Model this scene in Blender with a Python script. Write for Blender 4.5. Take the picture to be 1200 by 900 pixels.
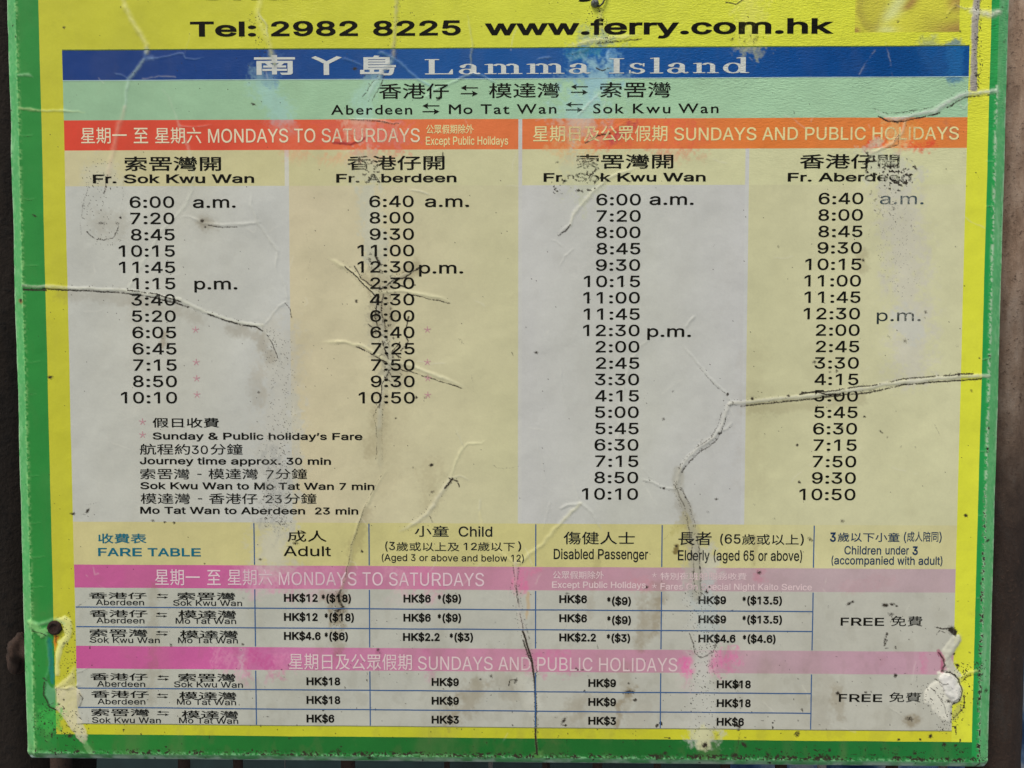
import bpy, bmesh, math
import numpy as np
from mathutils import Vector, Matrix
from mathutils.geometry import delaunay_2d_cdt

for _o in list(bpy.data.objects):
    bpy.data.objects.remove(_o)
SC = bpy.context.scene
COLL = SC.collection

# ------------------------------------------------------------------ sheet geometry
# the printed table is W wide and HT_ tall; measurements taken off the photograph (1200x900) are turned
# into positions on the sheet (u to the right, v down, both 0..1 over the printed table) by this plane map
W, RATIO = 0.56, 0.76337
HH = W*RATIO
Z0 = 1.62                     # height of the table's top edge over the ground
HM = np.array([[1.04300517e+03, -2.20528341e+01, 7.27e+01],
               [-5.97007840e+00, -8.20770135e+02, 5.93e+01],
               [-1.78651638e-02, -3.78185551e-02, 1.0]])
HI = np.linalg.inv(HM)
def uv(x, y):
    q = HI @ np.array([x, y, 1.0]); return q[0]/q[2], -q[1]/q[2]
def px(u, v):
    a = HM[0, 0]*u - HM[0, 1]*v + HM[0, 2]
    b = HM[1, 0]*u - HM[1, 1]*v + HM[1, 2]
    c = HM[2, 0]*u - HM[2, 1]*v + HM[2, 2]
    return a/c, b/c

# ------------------------------------------------------------------ camera
F = 901.0
K = np.array([[F, 0, 600], [0, F, 450], [0, 0, 1]])
M = np.linalg.inv(K) @ HM
M /= np.linalg.norm(M[:, 0]); T = M[:, 2]*W
r1 = M[:, 0]; r2 = M[:, 1]/np.linalg.norm(M[:, 1])
r3 = np.cross(r1, r2)
R = np.column_stack([r1, -r3, r2])          # world X, Y, Z seen in camera axes
U_, S_, Vt_ = np.linalg.svd(R); R = U_ @ Vt_
CAM = -R.T @ T + np.array([0, 0, Z0])
cam = bpy.data.cameras.new('camera'); cam.sensor_width = 36; cam.lens = F/1200*36
cam.clip_start = 0.01; cam.clip_end = 500
camo = bpy.data.objects.new('camera', cam); COLL.objects.link(camo)
mw = Matrix.Identity(4)
for i in range(3):
    mw[i][0] = R[0][i]; mw[i][1] = -R[1][i]; mw[i][2] = -R[2][i]; mw[i][3] = CAM[i]
camo.matrix_world = mw
SC.camera = camo

def at(x, y, Y):
    """point on the vertical plane at depth Y met by the line of sight through photo point x, y"""
    d = R.T @ np.array([(x-600)/F, (y-450)/F, 1.0])
    t = (Y-CAM[1])/d[1]
    return Vector(CAM + d*t)

# ------------------------------------------------------------------ light
world = bpy.data.worlds.new('World'); SC.world = world; world.use_nodes = True
wn = world.node_tree; bg = wn.nodes['Background']
sky = wn.nodes.new('ShaderNodeTexSky'); sky.sky_type = 'NISHITA'; sky.sun_disc = False
ELEV, AZI = math.radians(58), math.radians(214)     # sun above, behind the photographer's left shoulder
sky.sun_elevation = ELEV; sky.sun_rotation = AZI
sky.air_density = 1.0; sky.dust_density = 4.0; sky.ozone_density = 1.0; sky.altitude = 0
wn.links.new(sky.outputs[0], bg.inputs[0]); bg.inputs[1].default_value = 0.075
sun = bpy.data.lights.new('sun', 'SUN'); sun.energy = 1.45; sun.angle = math.radians(22); sun.color = (1.0, 0.93, 0.83)
suno = bpy.data.objects.new('sun', sun); COLL.objects.link(suno)
sd = Vector((math.sin(AZI)*math.cos(ELEV), math.cos(AZI)*math.cos(ELEV), math.sin(ELEV)))
suno.rotation_euler = sd.to_track_quat('Z', 'Y').to_euler(); suno.location = (-2, -3, 5)
SC.view_settings.view_transform = 'Standard'; SC.view_settings.look = 'None'
SC.view_settings.exposure = 0.57; SC.view_settings.gamma = 1.0
EXPO_L = 0.68

def s2l(c):
    c = c/255.0
    return c/12.92 if c <= 0.04045 else ((c+0.055)/1.055)**2.4
def alb(r, g, b):
    """base colour of a surface that looks r, g, b in the flat light of the photograph"""
    return tuple(min(s2l(k*q)/EXPO_L, 0.84) for k, q in ((r, .998), (g, 1.005), (b, .978)))

# ------------------------------------------------------------------ materials
class N:
    def __init__(s, name):
        s.m = bpy.data.materials.new(name); s.m.use_nodes = True; s.t = s.m.node_tree
        s.p = s.t.nodes['Principled BSDF']; s.out = s.t.nodes['Material Output']
    def n(s, k, **kw):
        a = s.t.nodes.new(k)
        for i, v in kw.items():
            setattr(a, i, v)
        return a
    def l(s, a, b): s.t.links.new(a, b)
    def math(s, op, a, b=None, c=None):
        q = s.n('ShaderNodeMath', operation=op)
        for i, v in enumerate((a, b, c)):
            if v is None: continue
            if isinstance(v, (int, float)): q.inputs[i].default_value = v
            else: s.l(v, q.inputs[i])
        return q.outputs[0]
    def noise(s, scale, detail=3, rough=.5, vec=None, dist=0):
        q = s.n('ShaderNodeTexNoise'); q.inputs['Scale'].default_value = scale; q.inputs['Detail'].default_value = detail
        q.inputs['Roughness'].default_value = rough; q.inputs['Distortion'].default_value = dist
        if vec is not None: s.l(vec, q.inputs['Vector'])
        return q.outputs['Fac']
    def ramp(s, fac, stops):
        q = s.n('ShaderNodeValToRGB'); e = q.color_ramp.elements
        while len(e) < len(stops): e.new(0.5)
        for k, (p, c) in enumerate(stops):
            e[k].position = p; e[k].color = (*c, 1) if len(c) == 3 else c
        s.l(fac, q.inputs[0]); return q.outputs[0]
    def mix(s, f, a, b):
        q = s.n('ShaderNodeMix', data_type='RGBA')
        for v, i in ((f, 0), (a, 6), (b, 7)):
            if isinstance(v, (int, float)): q.inputs[i].default_value = v
            elif isinstance(v, tuple): q.inputs[i].default_value = (*v, 1)
            else: s.l(v, q.inputs[i])
        return q.outputs[2]
    def rng(s, v, a, b, c=0., d=1.):
        q = s.n('ShaderNodeMapRange'); q.inputs[1].default_value = a; q.inputs[2].default_value = b
        q.inputs[3].default_value = c; q.inputs[4].default_value = d; s.l(v, q.inputs[0]); return q.outputs[0]
    def attr(s, name):
        return s.n('ShaderNodeAttribute', attribute_name=name)

def film_bump(b, pebble_from_attr=True):
    """orange-peel relief of the laminating film: short slanting dimples, stronger where attribute pebble is high"""
    tc = b.n('ShaderNodeTexCoord')
    mp = b.n('ShaderNodeMapping'); mp.inputs['Rotation'].default_value = (0, math.radians(-32), 0)
    mp.inputs['Scale'].default_value = (1.0, 1.0, 3.0)
    b.l(tc.outputs['Object'], mp.inputs['Vector'])
    n1 = b.noise(420, 2, .5, mp.outputs[0], .6)
    n2 = b.noise(60, 4, .6, tc.outputs['Object'])
    n3 = b.noise(1500, 2, .6, tc.outputs['Object'])
    pe = b.attr('pebble').outputs['Fac']
    b1 = b.n('ShaderNodeBump'); b1.inputs['Distance'].default_value = 0.00045
    b.l(b.math('MULTIPLY', pe, 1.0), b1.inputs['Strength']); b.l(n1, b1.inputs['Height'])
    b2 = b.n('ShaderNodeBump'); b2.inputs['Strength'].default_value = .35; b2.inputs['Distance'].default_value = .0006
    b.l(n2, b2.inputs['Height']); b.l(b1.outputs[0], b2.inputs['Normal'])
    b3 = b.n('ShaderNodeBump'); b3.inputs['Strength'].default_value = .25; b3.inputs['Distance'].default_value = .00005
    b.l(n3, b3.inputs['Height']); b.l(b2.outputs[0], b3.inputs['Normal'])
    return b3.outputs[0], tc

def mat_print():
    b = N('laminated_print')
    nrm, tc = film_bump(b)
    col = b.attr('ink').outputs['Color']; soil = b.attr('soil').outputs['Fac']
    o = tc.outputs['Object']
    mott = b.rng(b.noise(28, 5, .62, o), .3, .7, .93, 1.05)
    fine = b.rng(b.noise(700, 2, .7, o), .25, .75, .97, 1.03)
    mm = b.math('MULTIPLY', mott, fine)
    q = b.n('ShaderNodeMix', data_type='RGBA', blend_type='MULTIPLY'); q.inputs[0].default_value = 1
    b.l(col, q.inputs[6]); b.l(mm, q.inputs[7])
    # dirt: density from the soil attribute, broken up by fine grain
    g = b.noise(1300, 3, .7, o)
    k = b.math('ADD', b.math('MULTIPLY', soil, 1.0), b.rng(g, .3, .7, -.28, .28))
    f = b.rng(k, .25, .75)
    fs = b.math('MULTIPLY', f, b.math('MINIMUM', b.math('MULTIPLY', soil, 6.0), 1.0))
    c = b.mix(fs, q.outputs[2], (.034, .027, .018))
    b.l(c, b.p.inputs['Base Color']); b.l(nrm, b.p.inputs['Normal'])
    b.l(b.math('SUBTRACT', b.math('ADD', b.rng(b.noise(45, 4, .6, o), .3, .7, .30, .46), b.math('MULTIPLY', fs, .35)), b.math('MULTIPLY', b.attr('pebble').outputs['Fac'], .16)), b.p.inputs['Roughness'])
    b.p.inputs['Specular IOR Level'].default_value = .20
    return b.m
MAT_PRINT = mat_print()

_inks = {}
def mat_ink(rgb):
    if rgb in _inks: return _inks[rgb]
    b = N('printed_ink')
    nrm, tc = film_bump(b)
    o = tc.outputs['Object']
    wear = b.attr('wear').outputs['Fac']
    b.p.inputs['Base Color'].default_value = (*alb(*rgb), 1)
    b.p.inputs['Roughness'].default_value = .45; b.p.inputs['Specular IOR Level'].default_value = .05
    b.l(nrm, b.p.inputs['Normal'])
    g = b.noise(1100, 3, .7, o)
    k = b.math('ADD', wear, b.rng(g, .3, .7, -.35, .35))
    f = b.math('MULTIPLY', b.rng(k, .3, .8), b.math('MINIMUM', b.math('MULTIPLY', wear, 5.0), 1.0))
    f = b.math('MAXIMUM', f, b.math('MULTIPLY', wear, .55))
    tr = b.n('ShaderNodeBsdfTransparent'); mx = b.n('ShaderNodeMixShader')
    b.l(f, mx.inputs[0]); b.l(b.p.outputs[0], mx.inputs[1]); b.l(tr.outputs[0], mx.inputs[2]); b.l(mx.outputs[0], b.out.inputs[0])
    _inks[rgb] = b.m
    return b.m

def mat_pipe():
    b = N('rusty_pipe_steel'); tc = b.n('ShaderNodeTexCoord'); mp = b.n('ShaderNodeMapping'); mp.inputs['Scale'].default_value = (1, 1, .35)
    b.l(tc.outputs['Object'], mp.inputs[0]); o = tc.outputs['Object']
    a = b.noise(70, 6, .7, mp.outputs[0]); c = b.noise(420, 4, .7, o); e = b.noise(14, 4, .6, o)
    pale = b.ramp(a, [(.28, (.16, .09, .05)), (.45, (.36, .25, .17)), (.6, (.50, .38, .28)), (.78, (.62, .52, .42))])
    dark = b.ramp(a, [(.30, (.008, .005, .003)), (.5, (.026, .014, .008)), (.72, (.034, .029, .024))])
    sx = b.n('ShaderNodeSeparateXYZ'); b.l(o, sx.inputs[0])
    f = b.rng(b.math('ADD', sx.outputs[2], b.rng(e, .3, .7, -.06, .06)), 1.33, 1.62)  # lit top and shaded foot of the pipe painted into the rust colour
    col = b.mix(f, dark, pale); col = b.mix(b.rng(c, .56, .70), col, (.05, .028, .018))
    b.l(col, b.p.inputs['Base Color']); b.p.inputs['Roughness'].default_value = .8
    bp = b.n('ShaderNodeBump'); bp.inputs['Strength'].default_value = .8; bp.inputs['Distance'].default_value = .0015
    b.l(b.math('ADD', a, b.math('MULTIPLY', c, .5)), bp.inputs['Height']); b.l(bp.outputs[0], b.p.inputs['Normal'])
    return b.m
def mat_rust(name, light, dark, scale=60, rough=.85, bump=.4, vstretch=.25):
    b = N(name); tc = b.n('ShaderNodeTexCoord'); mp = b.n('ShaderNodeMapping'); mp.inputs['Scale'].default_value = (1, 1, vstretch)
    b.l(tc.outputs['Object'], mp.inputs[0])
    a = b.noise(scale, 6, .65, mp.outputs[0]); c = b.noise(scale*8, 4, .7, tc.outputs['Object'])
    col = b.ramp(a, [(.30, dark), (.5, light), (.72, tuple(min(1, k*1.35) for k in light))])
    col = b.mix(b.rng(c, .52, .72), col, dark)
    b.l(col, b.p.inputs['Base Color']); b.p.inputs['Roughness'].default_value = rough
    bp = b.n('ShaderNodeBump'); bp.inputs['Strength'].default_value = bump; bp.inputs['Distance'].default_value = .002
    b.l(b.math('ADD', a, b.math('MULTIPLY', c, .5)), bp.inputs['Height']); b.l(bp.outputs[0], b.p.inputs['Normal'])
    return b.m

# ------------------------------------------------------------------ object helpers
def obj(name, me, parent=None, mat=None, loc=None):
    o = bpy.data.objects.new(name, me); COLL.objects.link(o)
    if parent is not None: o.parent = parent
    if mat is not None and me is not None: me.materials.append(mat)
    if loc is not None: o.location = loc
    return o
def empty(name, loc, label, cat):
    o = bpy.data.objects.new(name, None); COLL.objects.link(o); o.location = loc; o.empty_display_size = .05
    o['label'] = label; o['category'] = cat
    return o
def mesh_from_bm(name, bm, smooth=True):
    me = bpy.data.meshes.new(name); bm.to_mesh(me); bm.free()
    if smooth: me.shade_smooth()
    return me

# ------------------------------------------------------------------ noise fields on arrays
RS = np.random.RandomState(7)
_tabs = {}
def vnoise(x, y, scale, seed=0, octs=3):
    """value noise, about 0..1, of photo-pixel positions"""
    out = 0; amp = 1; tot = 0
    for k in range(octs):
        key = seed*17+k
        if key not in _tabs: _tabs[key] = np.random.RandomState(1000+key).rand(256, 256).astype(np.float32)
        t = _tabs[key]
        gx = x/scale*(2**k)+13.7*k+seed; gy = y/scale*(2**k)+7.1*k
        ix = np.floor(gx).astype(int); iy = np.floor(gy).astype(int); fx = gx-ix; fy = gy-iy
        fx = fx*fx*(3-2*fx); fy = fy*fy*(3-2*fy)
        a = t[iy % 256, ix % 256]; b = t[iy % 256, (ix+1) % 256]; c = t[(iy+1) % 256, ix % 256]; d = t[(iy+1) % 256, (ix+1) % 256]
        out = out+amp*((a*(1-fx)+b*fx)*(1-fy)+(c*(1-fx)+d*fx)*fy); tot += amp; amp *= .5
    return out/tot
def sstep(a, b, x):
    t = np.clip((x-a)/(b-a), 0, 1); return t*t*(3-2*t)

# ------------------------------------------------------------------ layout lines of the print (photo measurements, averaged)
def ux(*pts): return float(np.mean([uv(*p)[0] for p in pts]))
def vy(*pts): return float(np.mean([uv(*p)[1] for p in pts]))
X = dict(
    out_l=ux((3, 0), (8, 180), (16, 360), (20, 540), (26, 720), (32, 885)),
    lip_l=ux((17, 20), (21, 180), (30, 360), (33, 540), (37, 720), (42, 880)),
    yel_l=ux((41, 0), (47, 180), (54, 360), (60, 540), (65, 720), (68, 850)),
    tab_l=0.0, c1=ux((335, 200), (340, 380), (346, 560)), g1a=ux((333.5, 195)), g1b=ux((338.5, 195)),
    g2a=ux((607.5, 160)), g2b=ux((612, 160)), c3=ux((873.5, 200), (875, 400), (871, 600)), g3a=ux((873.5, 195)), g3b=ux((878, 195)),
    tab_r=1.0, yel_r=ux((1163, 20), (1158, 190), (1153, 360), (1149, 540), (1142, 720), (1137, 860)),
    lip_r=ux((1169, 60), (1165, 190), (1162, 360), (1157, 540), (1151, 720), (1147, 870)),
    out_r=ux((1187, 20), (1181, 180), (1176, 360), (1169, 540), (1164, 720), (1157, 880)),
    f1=ux((298.5, 620), (300, 840)), f2=ux((433, 620), (433.5, 840)), f3=ux((628, 620), (627.5, 840)), f4=ux((775.5, 620), (774.5, 840)), f5=ux((953.5, 620), (951, 840)),
    pic_l=ux((1002, 20)), pic_r=ux((1124.5, 20)))
Y = dict(
    top=-0.19, pic_b=vy((1060, 38)), tab_t=0.0, blue_b=vy((75, 94), (600, 92.5), (1133, 90.5)), mint_b=vy((76, 141), (600, 139.5), (1133, 137.5)),
    or_b=vy((76, 176), (600, 175.5), (1133, 173.5)), hd_b=vy((80, 218.5), (330, 218), (800, 216.5)),
    body_b=vy((90, 612.5), (600, 613), (1118, 615.5)), fh_b=vy((90, 662), (600, 664), (1118, 667)),
    p1_b=vy((90, 689.5), (600, 691), (1118, 694.5)), r1=vy((92, 712), (600, 714.5), (950, 716)), r2=vy((92, 734.7), (600, 737.5), (950, 740)),
    p2_t=vy((92, 757.5), (600, 760), (1116, 764)), p2_b=vy((92, 784), (600, 787.5), (1116, 790)),
    r3=vy((92, 806), (600, 810.5), (950, 813)), r4=vy((92, 829), (600, 833), (950, 836)), tab_b=1.0,
    yel_b=vy((70, 858.5), (600, 867.5), (1135, 869.5)), lip_b=vy((40, 884), (600, 889), (1145, 890)), out_b=vy((34, 890.5), (600, 896.5), (1155, 898)))

# the sheet grid: even spacing, with every layout line on it
CELL = 0.00058
def gridline(vals, size):
    vals = sorted(vals); out = []
    for a, b in zip(vals, vals[1:]):
        n = max(1, int(round((b-a)*size/CELL))); out += list(np.linspace(a, b, n, endpoint=False))
    return np.array(out+[vals[-1]])
GU = gridline([v for k, v in X.items()], W)
GV = gridline([v for k, v in Y.items()], HH)
GUU, GVV = np.meshgrid(GU, GV)
PX, PY = px(GUU, GVV)
NY, NX = PX.shape
HT = np.zeros((NY, NX)); FOLD = np.zeros((NY, NX)); OA = np.zeros((NY, NX)); OC = np.zeros((NY, NX, 3)); SOIL = np.zeros((NY, NX)); WEAR = np.zeros((NY, NX))
WX = PX+(vnoise(PX, PY, 9, 1)-.5)*3.2; WY = PY+(vnoise(PX, PY, 9, 2)-.5)*3.2     # gently warped positions
NF = vnoise(PX, PY, 2.2, 3, 2); NM = vnoise(PX, PY, 11, 4, 4); NL = vnoise(PX, PY, 60, 5, 4); STR = vnoise(PX*.9+PY*.35, PY*.30, 2.1, 6, 3)
RND = RS.rand(NY, NX)

def win(x0, y0, x1, y1):
    us = [uv(a, b)[0] for a in (x0, x1) for b in (y0, y1)]; vs = [uv(a, b)[1] for a in (x0, x1) for b in (y0, y1)]
    i0, i1 = np.searchsorted(GU, [min(us), max(us)]); j0, j1 = np.searchsorted(GV, [min(vs), max(vs)])
    return slice(max(j0-1, 0), min(j1+2, NY)), slice(max(i0-1, 0), min(i1+2, NX))
def dist(pts, w, warp=1.0, pad=3.0):
    p = np.array(pts, float)
    s = win(p[:, 0].min()-w*pad, p[:, 1].min()-w*pad, p[:, 0].max()+w*pad, p[:, 1].max()+w*pad)
    x = PX[s]*(1-warp)+WX[s]*warp; y = PY[s]*(1-warp)+WY[s]*warp
    best = np.full(x.shape, 1e9); par = np.zeros(x.shape); side = np.zeros(x.shape)
    if len(p) == 1:
        d = np.hypot(x-p[0, 0], y-p[0, 1]); return s, d, par+.5, y-p[0, 1]
    L = np.hypot(*(p[1:]-p[:-1]).T); acc = np.concatenate([[0], np.cumsum(L)])
    for k in range(len(p)-1):
        a, b = p[k], p[k+1]; t = np.clip(((x-a[0])*(b[0]-a[0])+(y-a[1])*(b[1]-a[1]))/max(L[k]**2, 1e-6), 0, 1)
        qx = a[0]+t*(b[0]-a[0]); qy = a[1]+t*(b[1]-a[1]); d = np.hypot(x-qx, y-qy); m = d < best
        best = np.where(m, d, best); par = np.where(m, (acc[k]+t*L[k])/acc[-1], par)
        sd_ = (y-qy) if abs(b[0]-a[0]) > abs(b[1]-a[1]) else (x-qx)
        side = np.where(m, sd_, side)
    return s, best, par, side
def over(s, a, rgb, amp=1.0):
    a = np.clip(a*amp, 0, 1); c = np.array(alb(*rgb))
    OC[s] = OC[s]*(1-a[..., None])+c*a[..., None]; OA[s] = OA[s]+a*(1-OA[s])
PAPER = (176, 178, 172)
FR = vnoise(PX, PY, 4.5, 81, 3)
def crease(pts, w=2.5, h=.7, white=.35, dirt=.25, taper=(1, 1), col=PAPER, wear=0., both=False, warp=1., flat=0.):
    """a raised fold of the film: w half width in px, h height in mm"""
    w = w*.74; dirt = dirt*.75
    s, d, t, side = dist(pts, w, warp, 4)
    tp = np.ones_like(t)
    if taper[0]: tp = tp*sstep(-.02, .22, t)
    if taper[1]: tp = tp*sstep(-.02, .22, 1-t)
    ww = w*(.55+.45*tp)*(.75+.5*NM[s])
    pr = .45*np.exp(-(d/ww)**2*1.5)+.55*np.clip(1-d/(ww*1.25), 0, 1)**1.15
    if flat: pr = pr*(1-flat)+flat*(1-sstep(.55, 1.05, d/ww))
    hh = h**.5*.00031*tp*(.6+.8*NM[s])*(.62+.76*FR[s])
    FOLD[s] = np.maximum(FOLD[s], FOLD[s]*.4+pr*hh)
    over(s, pr*white**.8*.82*(.45+1.0*NF[s])*(.4+.6*tp), col)
    ed = np.exp(-((d-ww*1.25)/(.8+.12*w))**2)
    lo = np.where(side > 0, 1.0, .55 if not both else 1.0)
    sp = sstep(.52, .8, NF[s]*.65+NM[s]*.45)*ed*lo*dirt*1.6
    SOIL[s] = np.maximum(SOIL[s], sp*(.4+.6*tp))
    if dirt > .3:
        dots = (RND[s] > 1-.10*dirt)*np.exp(-(d/(ww*2.4))**2)*(d > ww*.9)
        SOIL[s] = np.maximum(SOIL[s], dots*.95)
    if wear: WEAR[s] = np.maximum(WEAR[s], pr*wear)
def line(pts, w=.8, a=.8, warp=1., brk=.4):
    """a dark dirt line lying in a crack"""
    w = max(w*.95, .8); s, d, t, side = dist(pts, w, warp, 4)
    SOIL[s] = np.maximum(SOIL[s], np.exp(-(d/w)**2)*a*sstep(brk-.18, brk+.12, NM[s]*.6+NF[s]*.4+.05))
def stroke(pts, w, rgb, a=1., rag=.5, warp=1., grain=0., wear=0., soft=.4, lift=0., clip=None):
    s, d, t, side = dist(pts, w, warp, 1.9)
    m = 1-sstep(1-soft, 1+soft, d/w+(NM[s]-.5)*rag*2.0+(FR[s]-.5)*rag*1.7+(NF[s]-.5)*rag*1.3)
    if clip: m = m*(GVV[s] > Y[clip])*(1-sstep(Y[clip]+.045, Y[clip]+.075, GVV[s]))
    if grain: m = m*(1-grain+grain*sstep(.36, .60, NF[s]*.35+STR[s]*.65))
    over(s, m, rgb, a)
    if wear: WEAR[s] = np.maximum(WEAR[s], m*wear)
    if lift: FOLD[s] = FOLD[s]+m*lift*.0008*(.3+.9*NM[s]+.5*FR[s])
def poly(pts, rgb, a=1., edge=.9, warp=.6, lift=0., wear=0., dirt=0., mott=.25):
    """a crisp-edged torn or lifted piece of film with the given outline"""
    p = np.array(pts, float); s = win(p[:, 0].min()-6, p[:, 1].min()-6, p[:, 0].max()+6, p[:, 1].max()+6)
    x = PX[s]*(1-warp)+WX[s]*warp+(FR[s]-.5)*2.2; y = PY[s]*(1-warp)+WY[s]*warp+(NF[s]-.5)*1.6
    d = np.full(x.shape, 1e9); ins = np.zeros(x.shape, bool)
    for k in range(len(p)):
        A, B = p[k], p[(k+1) % len(p)]; L2 = max(((B-A)**2).sum(), 1e-6)
        t = np.clip(((x-A[0])*(B[0]-A[0])+(y-A[1])*(B[1]-A[1]))/L2, 0, 1)
        d = np.minimum(d, np.hypot(x-A[0]-t*(B[0]-A[0]), y-A[1]-t*(B[1]-A[1])))
        c = (A[1] > y) != (B[1] > y)
        ins ^= c & (x < (B[0]-A[0])*(y-A[1])/((B[1]-A[1]) if abs(B[1]-A[1]) > 1e-9 else 1e-9)+A[0])
    sd_ = np.where(ins, -d, d); m = 1-sstep(-edge, edge, sd_)
    over(s, m*(1-mott+2*mott*(STR[s]*.5+NM[s]*.5)), rgb, a)
    if lift: FOLD[s] = FOLD[s]+m*np.clip(-sd_/3, 0, 1)**.5*lift*.001*(.5+.6*NM[s]+.5*FR[s])
    if wear: WEAR[s] = np.maximum(WEAR[s], m*wear)
    if dirt: SOIL[s] = np.maximum(SOIL[s], np.exp(-((sd_-1.2)/1.0)**2)*dirt*sstep(.42, .6, FR[s]))
def specks(pts, w, dens, strength=.9, big=False, warp=1.):
    s, d, t, side = dist(pts, w, warp, 1.6)
    m = 1-sstep(.7, 1.15, d/w+(NM[s]-.5)*.7)
    r = (RND[s] > 1-dens)
    if big: r = sstep(1-dens, 1-dens+.06, vnoise(PX[s], PY[s], 3.2, 21, 2))
    SOIL[s] = np.maximum(SOIL[s], r*m*strength)
def spot(x, y, r=2, a=1., asp=1., ang=0, halo=0.):
    ca, sa = math.cos(math.radians(ang)), math.sin(math.radians(ang))
    s = win(x-r*6*max(asp, 1), y-r*6*max(asp, 1), x+r*6*max(asp, 1), y+r*6*max(asp, 1))
    dx = WX[s]-x; dy = WY[s]-y; e = np.hypot((dx*ca+dy*sa)/asp, -dx*sa+dy*ca)/r
    SOIL[s] = np.maximum(SOIL[s], np.exp(-e**2)*a*(.6+.7*NF[s]))
    if halo: over(s, np.exp(-(e/2.6)**2)*halo, (110, 96, 66))

# ------------------------------------------------------------------ overall form: lip rolled back round the edge
lipL = np.clip((X['lip_l']-GUU)/(X['lip_l']-X['out_l']), 0, 1); lipR = np.clip((GUU-X['lip_r'])/(X['out_r']-X['lip_r']), 0, 1)
lipB = np.clip((GVV-Y['lip_b'])/(Y['out_b']-Y['lip_b']), 0, 1)
wob = (vnoise(PX, PY, 45, 9, 3)-.5)
base_h = -.0026*lipL**1.6-.0022*lipR**1.5-.0022*lipB**1.5
HT += base_h + (NL-.5)*.0009+(NM-.5)*.00009
rim = np.exp(-((GUU-X['lip_l'])*W/.0011)**2)+np.exp(-((GUU-X['lip_r'])*W/.0011)**2)+np.exp(-((GVV-Y['lip_b'])*HH/.0011)**2)
HT += rim*.00030*(.2+1.2*NM)+np.clip(lipL+lipR+lipB, 0, 1)*(FR-.5)*.00022

# ------------------------------------------------------------------ wear, folds and dirt, feature by feature
FILM = (196, 200, 186)
# --- large faded or bleached places
stroke([(305, 95), (318, 118), (330, 138)], 12, (140, 178, 186), .45, .8, soft=.9)
stroke([(322, 70), (318, 92)], 9, (70, 110, 160), .5, .6, grain=.5)
stroke([(438, 96), (425, 118), (430, 136)], 12, (150, 186, 178), .5, .6, grain=.4)
stroke([(700, 62), (690, 88)], 20, (30, 96, 156), .6, .9, soft=.9)
stroke([(700, 60), (672, 64)], 6, (40, 110, 140), .8, .9, grain=.6)
stroke([(717, 60), (716, 88)], 7, (110, 160, 195), .45, .8, grain=.6)
stroke([(700, 96), (690, 112), (678, 138)], 22, (150, 186, 188), .6, .9, soft=.9, wear=.4)
stroke([(1118, 55), (1120, 88)], 10, (25, 92, 150), .7, .4)
stroke([(1090, 60), (1100, 70)], 16, (20, 80, 140), .4, .4)
# orange band: pink-red scars where the fold crosses
stroke([(398, 150), (430, 155), (460, 165)], 22, (196, 82, 74), .5, .9, grain=.35, wear=.3, clip='mint_b')
stroke([(412, 142), (420, 150)], 14, (205, 160, 140), .7, .7, grain=.6, wear=.6, clip='mint_b')
stroke([(432, 160), (452, 152), (470, 160)], 15, (208, 120, 112), .6, .9, grain=.7, wear=.4, clip='mint_b')
stroke([(404, 184), (412, 198), (380, 190)], 11, (204, 142, 108), .6, .9, grain=.9, clip='mint_b')
stroke([(425, 178), (440, 186)], 10, (200, 120, 100), .5, .9, grain=.9, clip='mint_b')
stroke([(330, 150), (345, 180)], 12, (214, 110, 86), .3, .9, grain=.6, clip='mint_b')
stroke([(668, 150), (690, 160)], 16, (206, 150, 118), .6, .9, grain=.6, wear=.45, clip='mint_b')
stroke([(655, 172), (690, 176), (672, 190)], 14, (212, 150, 100), .6, .9, grain=.8, clip='mint_b')
stroke([(700, 166), (722, 158), (760, 150)], 13, (196, 76, 60), .55, .9, grain=.7, wear=.15, clip='mint_b')
stroke([(800, 150), (812, 168), (786, 172)], 18, (206, 84, 66), .5, .9, grain=.7, wear=.1, clip='mint_b')
stroke([(742, 146), (720, 164)], 5, (160, 60, 70), .7, .8, grain=.5, clip='mint_b')
stroke([(1020, 170), (1036, 166)], 7, (208, 62, 44), .8, .9, grain=.8, clip='mint_b')
stroke([(1056, 168), (1078, 170), (1092, 168)], 7, (208, 66, 48), .75, .9, grain=.8, clip='mint_b')
stroke([(1050, 148), (1048, 165)], 13, (205, 165, 110), .7, .9, grain=.4, wear=.6, clip='mint_b')
stroke([(1064, 145), (1080, 160)], 10, (212, 130, 60), .6, .9, grain=.5, wear=.4, clip='mint_b')
stroke([(1108, 148), (1114, 158)], 7, (150, 100, 80), .4, .9, grain=.7, clip='mint_b')
# bleached adhesive places
stroke([(325, 395), (330, 440), (322, 520), (324, 600), (318, 640), (322, 655)], 21, (172, 171, 163), .7, .7, soft=.7, wear=.25)
stroke([(345, 470), (345, 540), (338, 612)], 9, (170, 170, 160), .6, .9)
specks([(326, 400), (332, 450), (326, 520), (322, 600)], 19, .05, .75)
specks([(322, 590), (324, 605)], 22, .14, .7)
specks([(322, 520), (320, 600), (318, 612)], 20, .22, .55, big=True)
stroke([(322, 540), (320, 610)], 16, (120, 124, 128), .35, .9, grain=.9, wear=.45)
stroke([(430, 190), (428, 200)], 17, (170, 170, 150), .5, .9, wear=.55)
stroke([(430, 225), (438, 260), (440, 300)], 12, (172, 174, 160), .7, .7, wear=.12)
stroke([(442, 305), (450, 330), (446, 372), (455, 430)], 13, (160, 158, 140), .55, .8, wear=.12)
specks([(442, 305), (452, 345), (446, 372), (460, 430)], 13, .34, .55, big=True)
specks([(430, 196), (435, 208)], 12, .36, .6, big=True)
stroke([(680, 200), (686, 222)], 20, (170, 174, 150), .55, .9, wear=.65)
specks([(700, 205), (688, 215), (655, 218)], 12, .36, .75, big=True)
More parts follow.
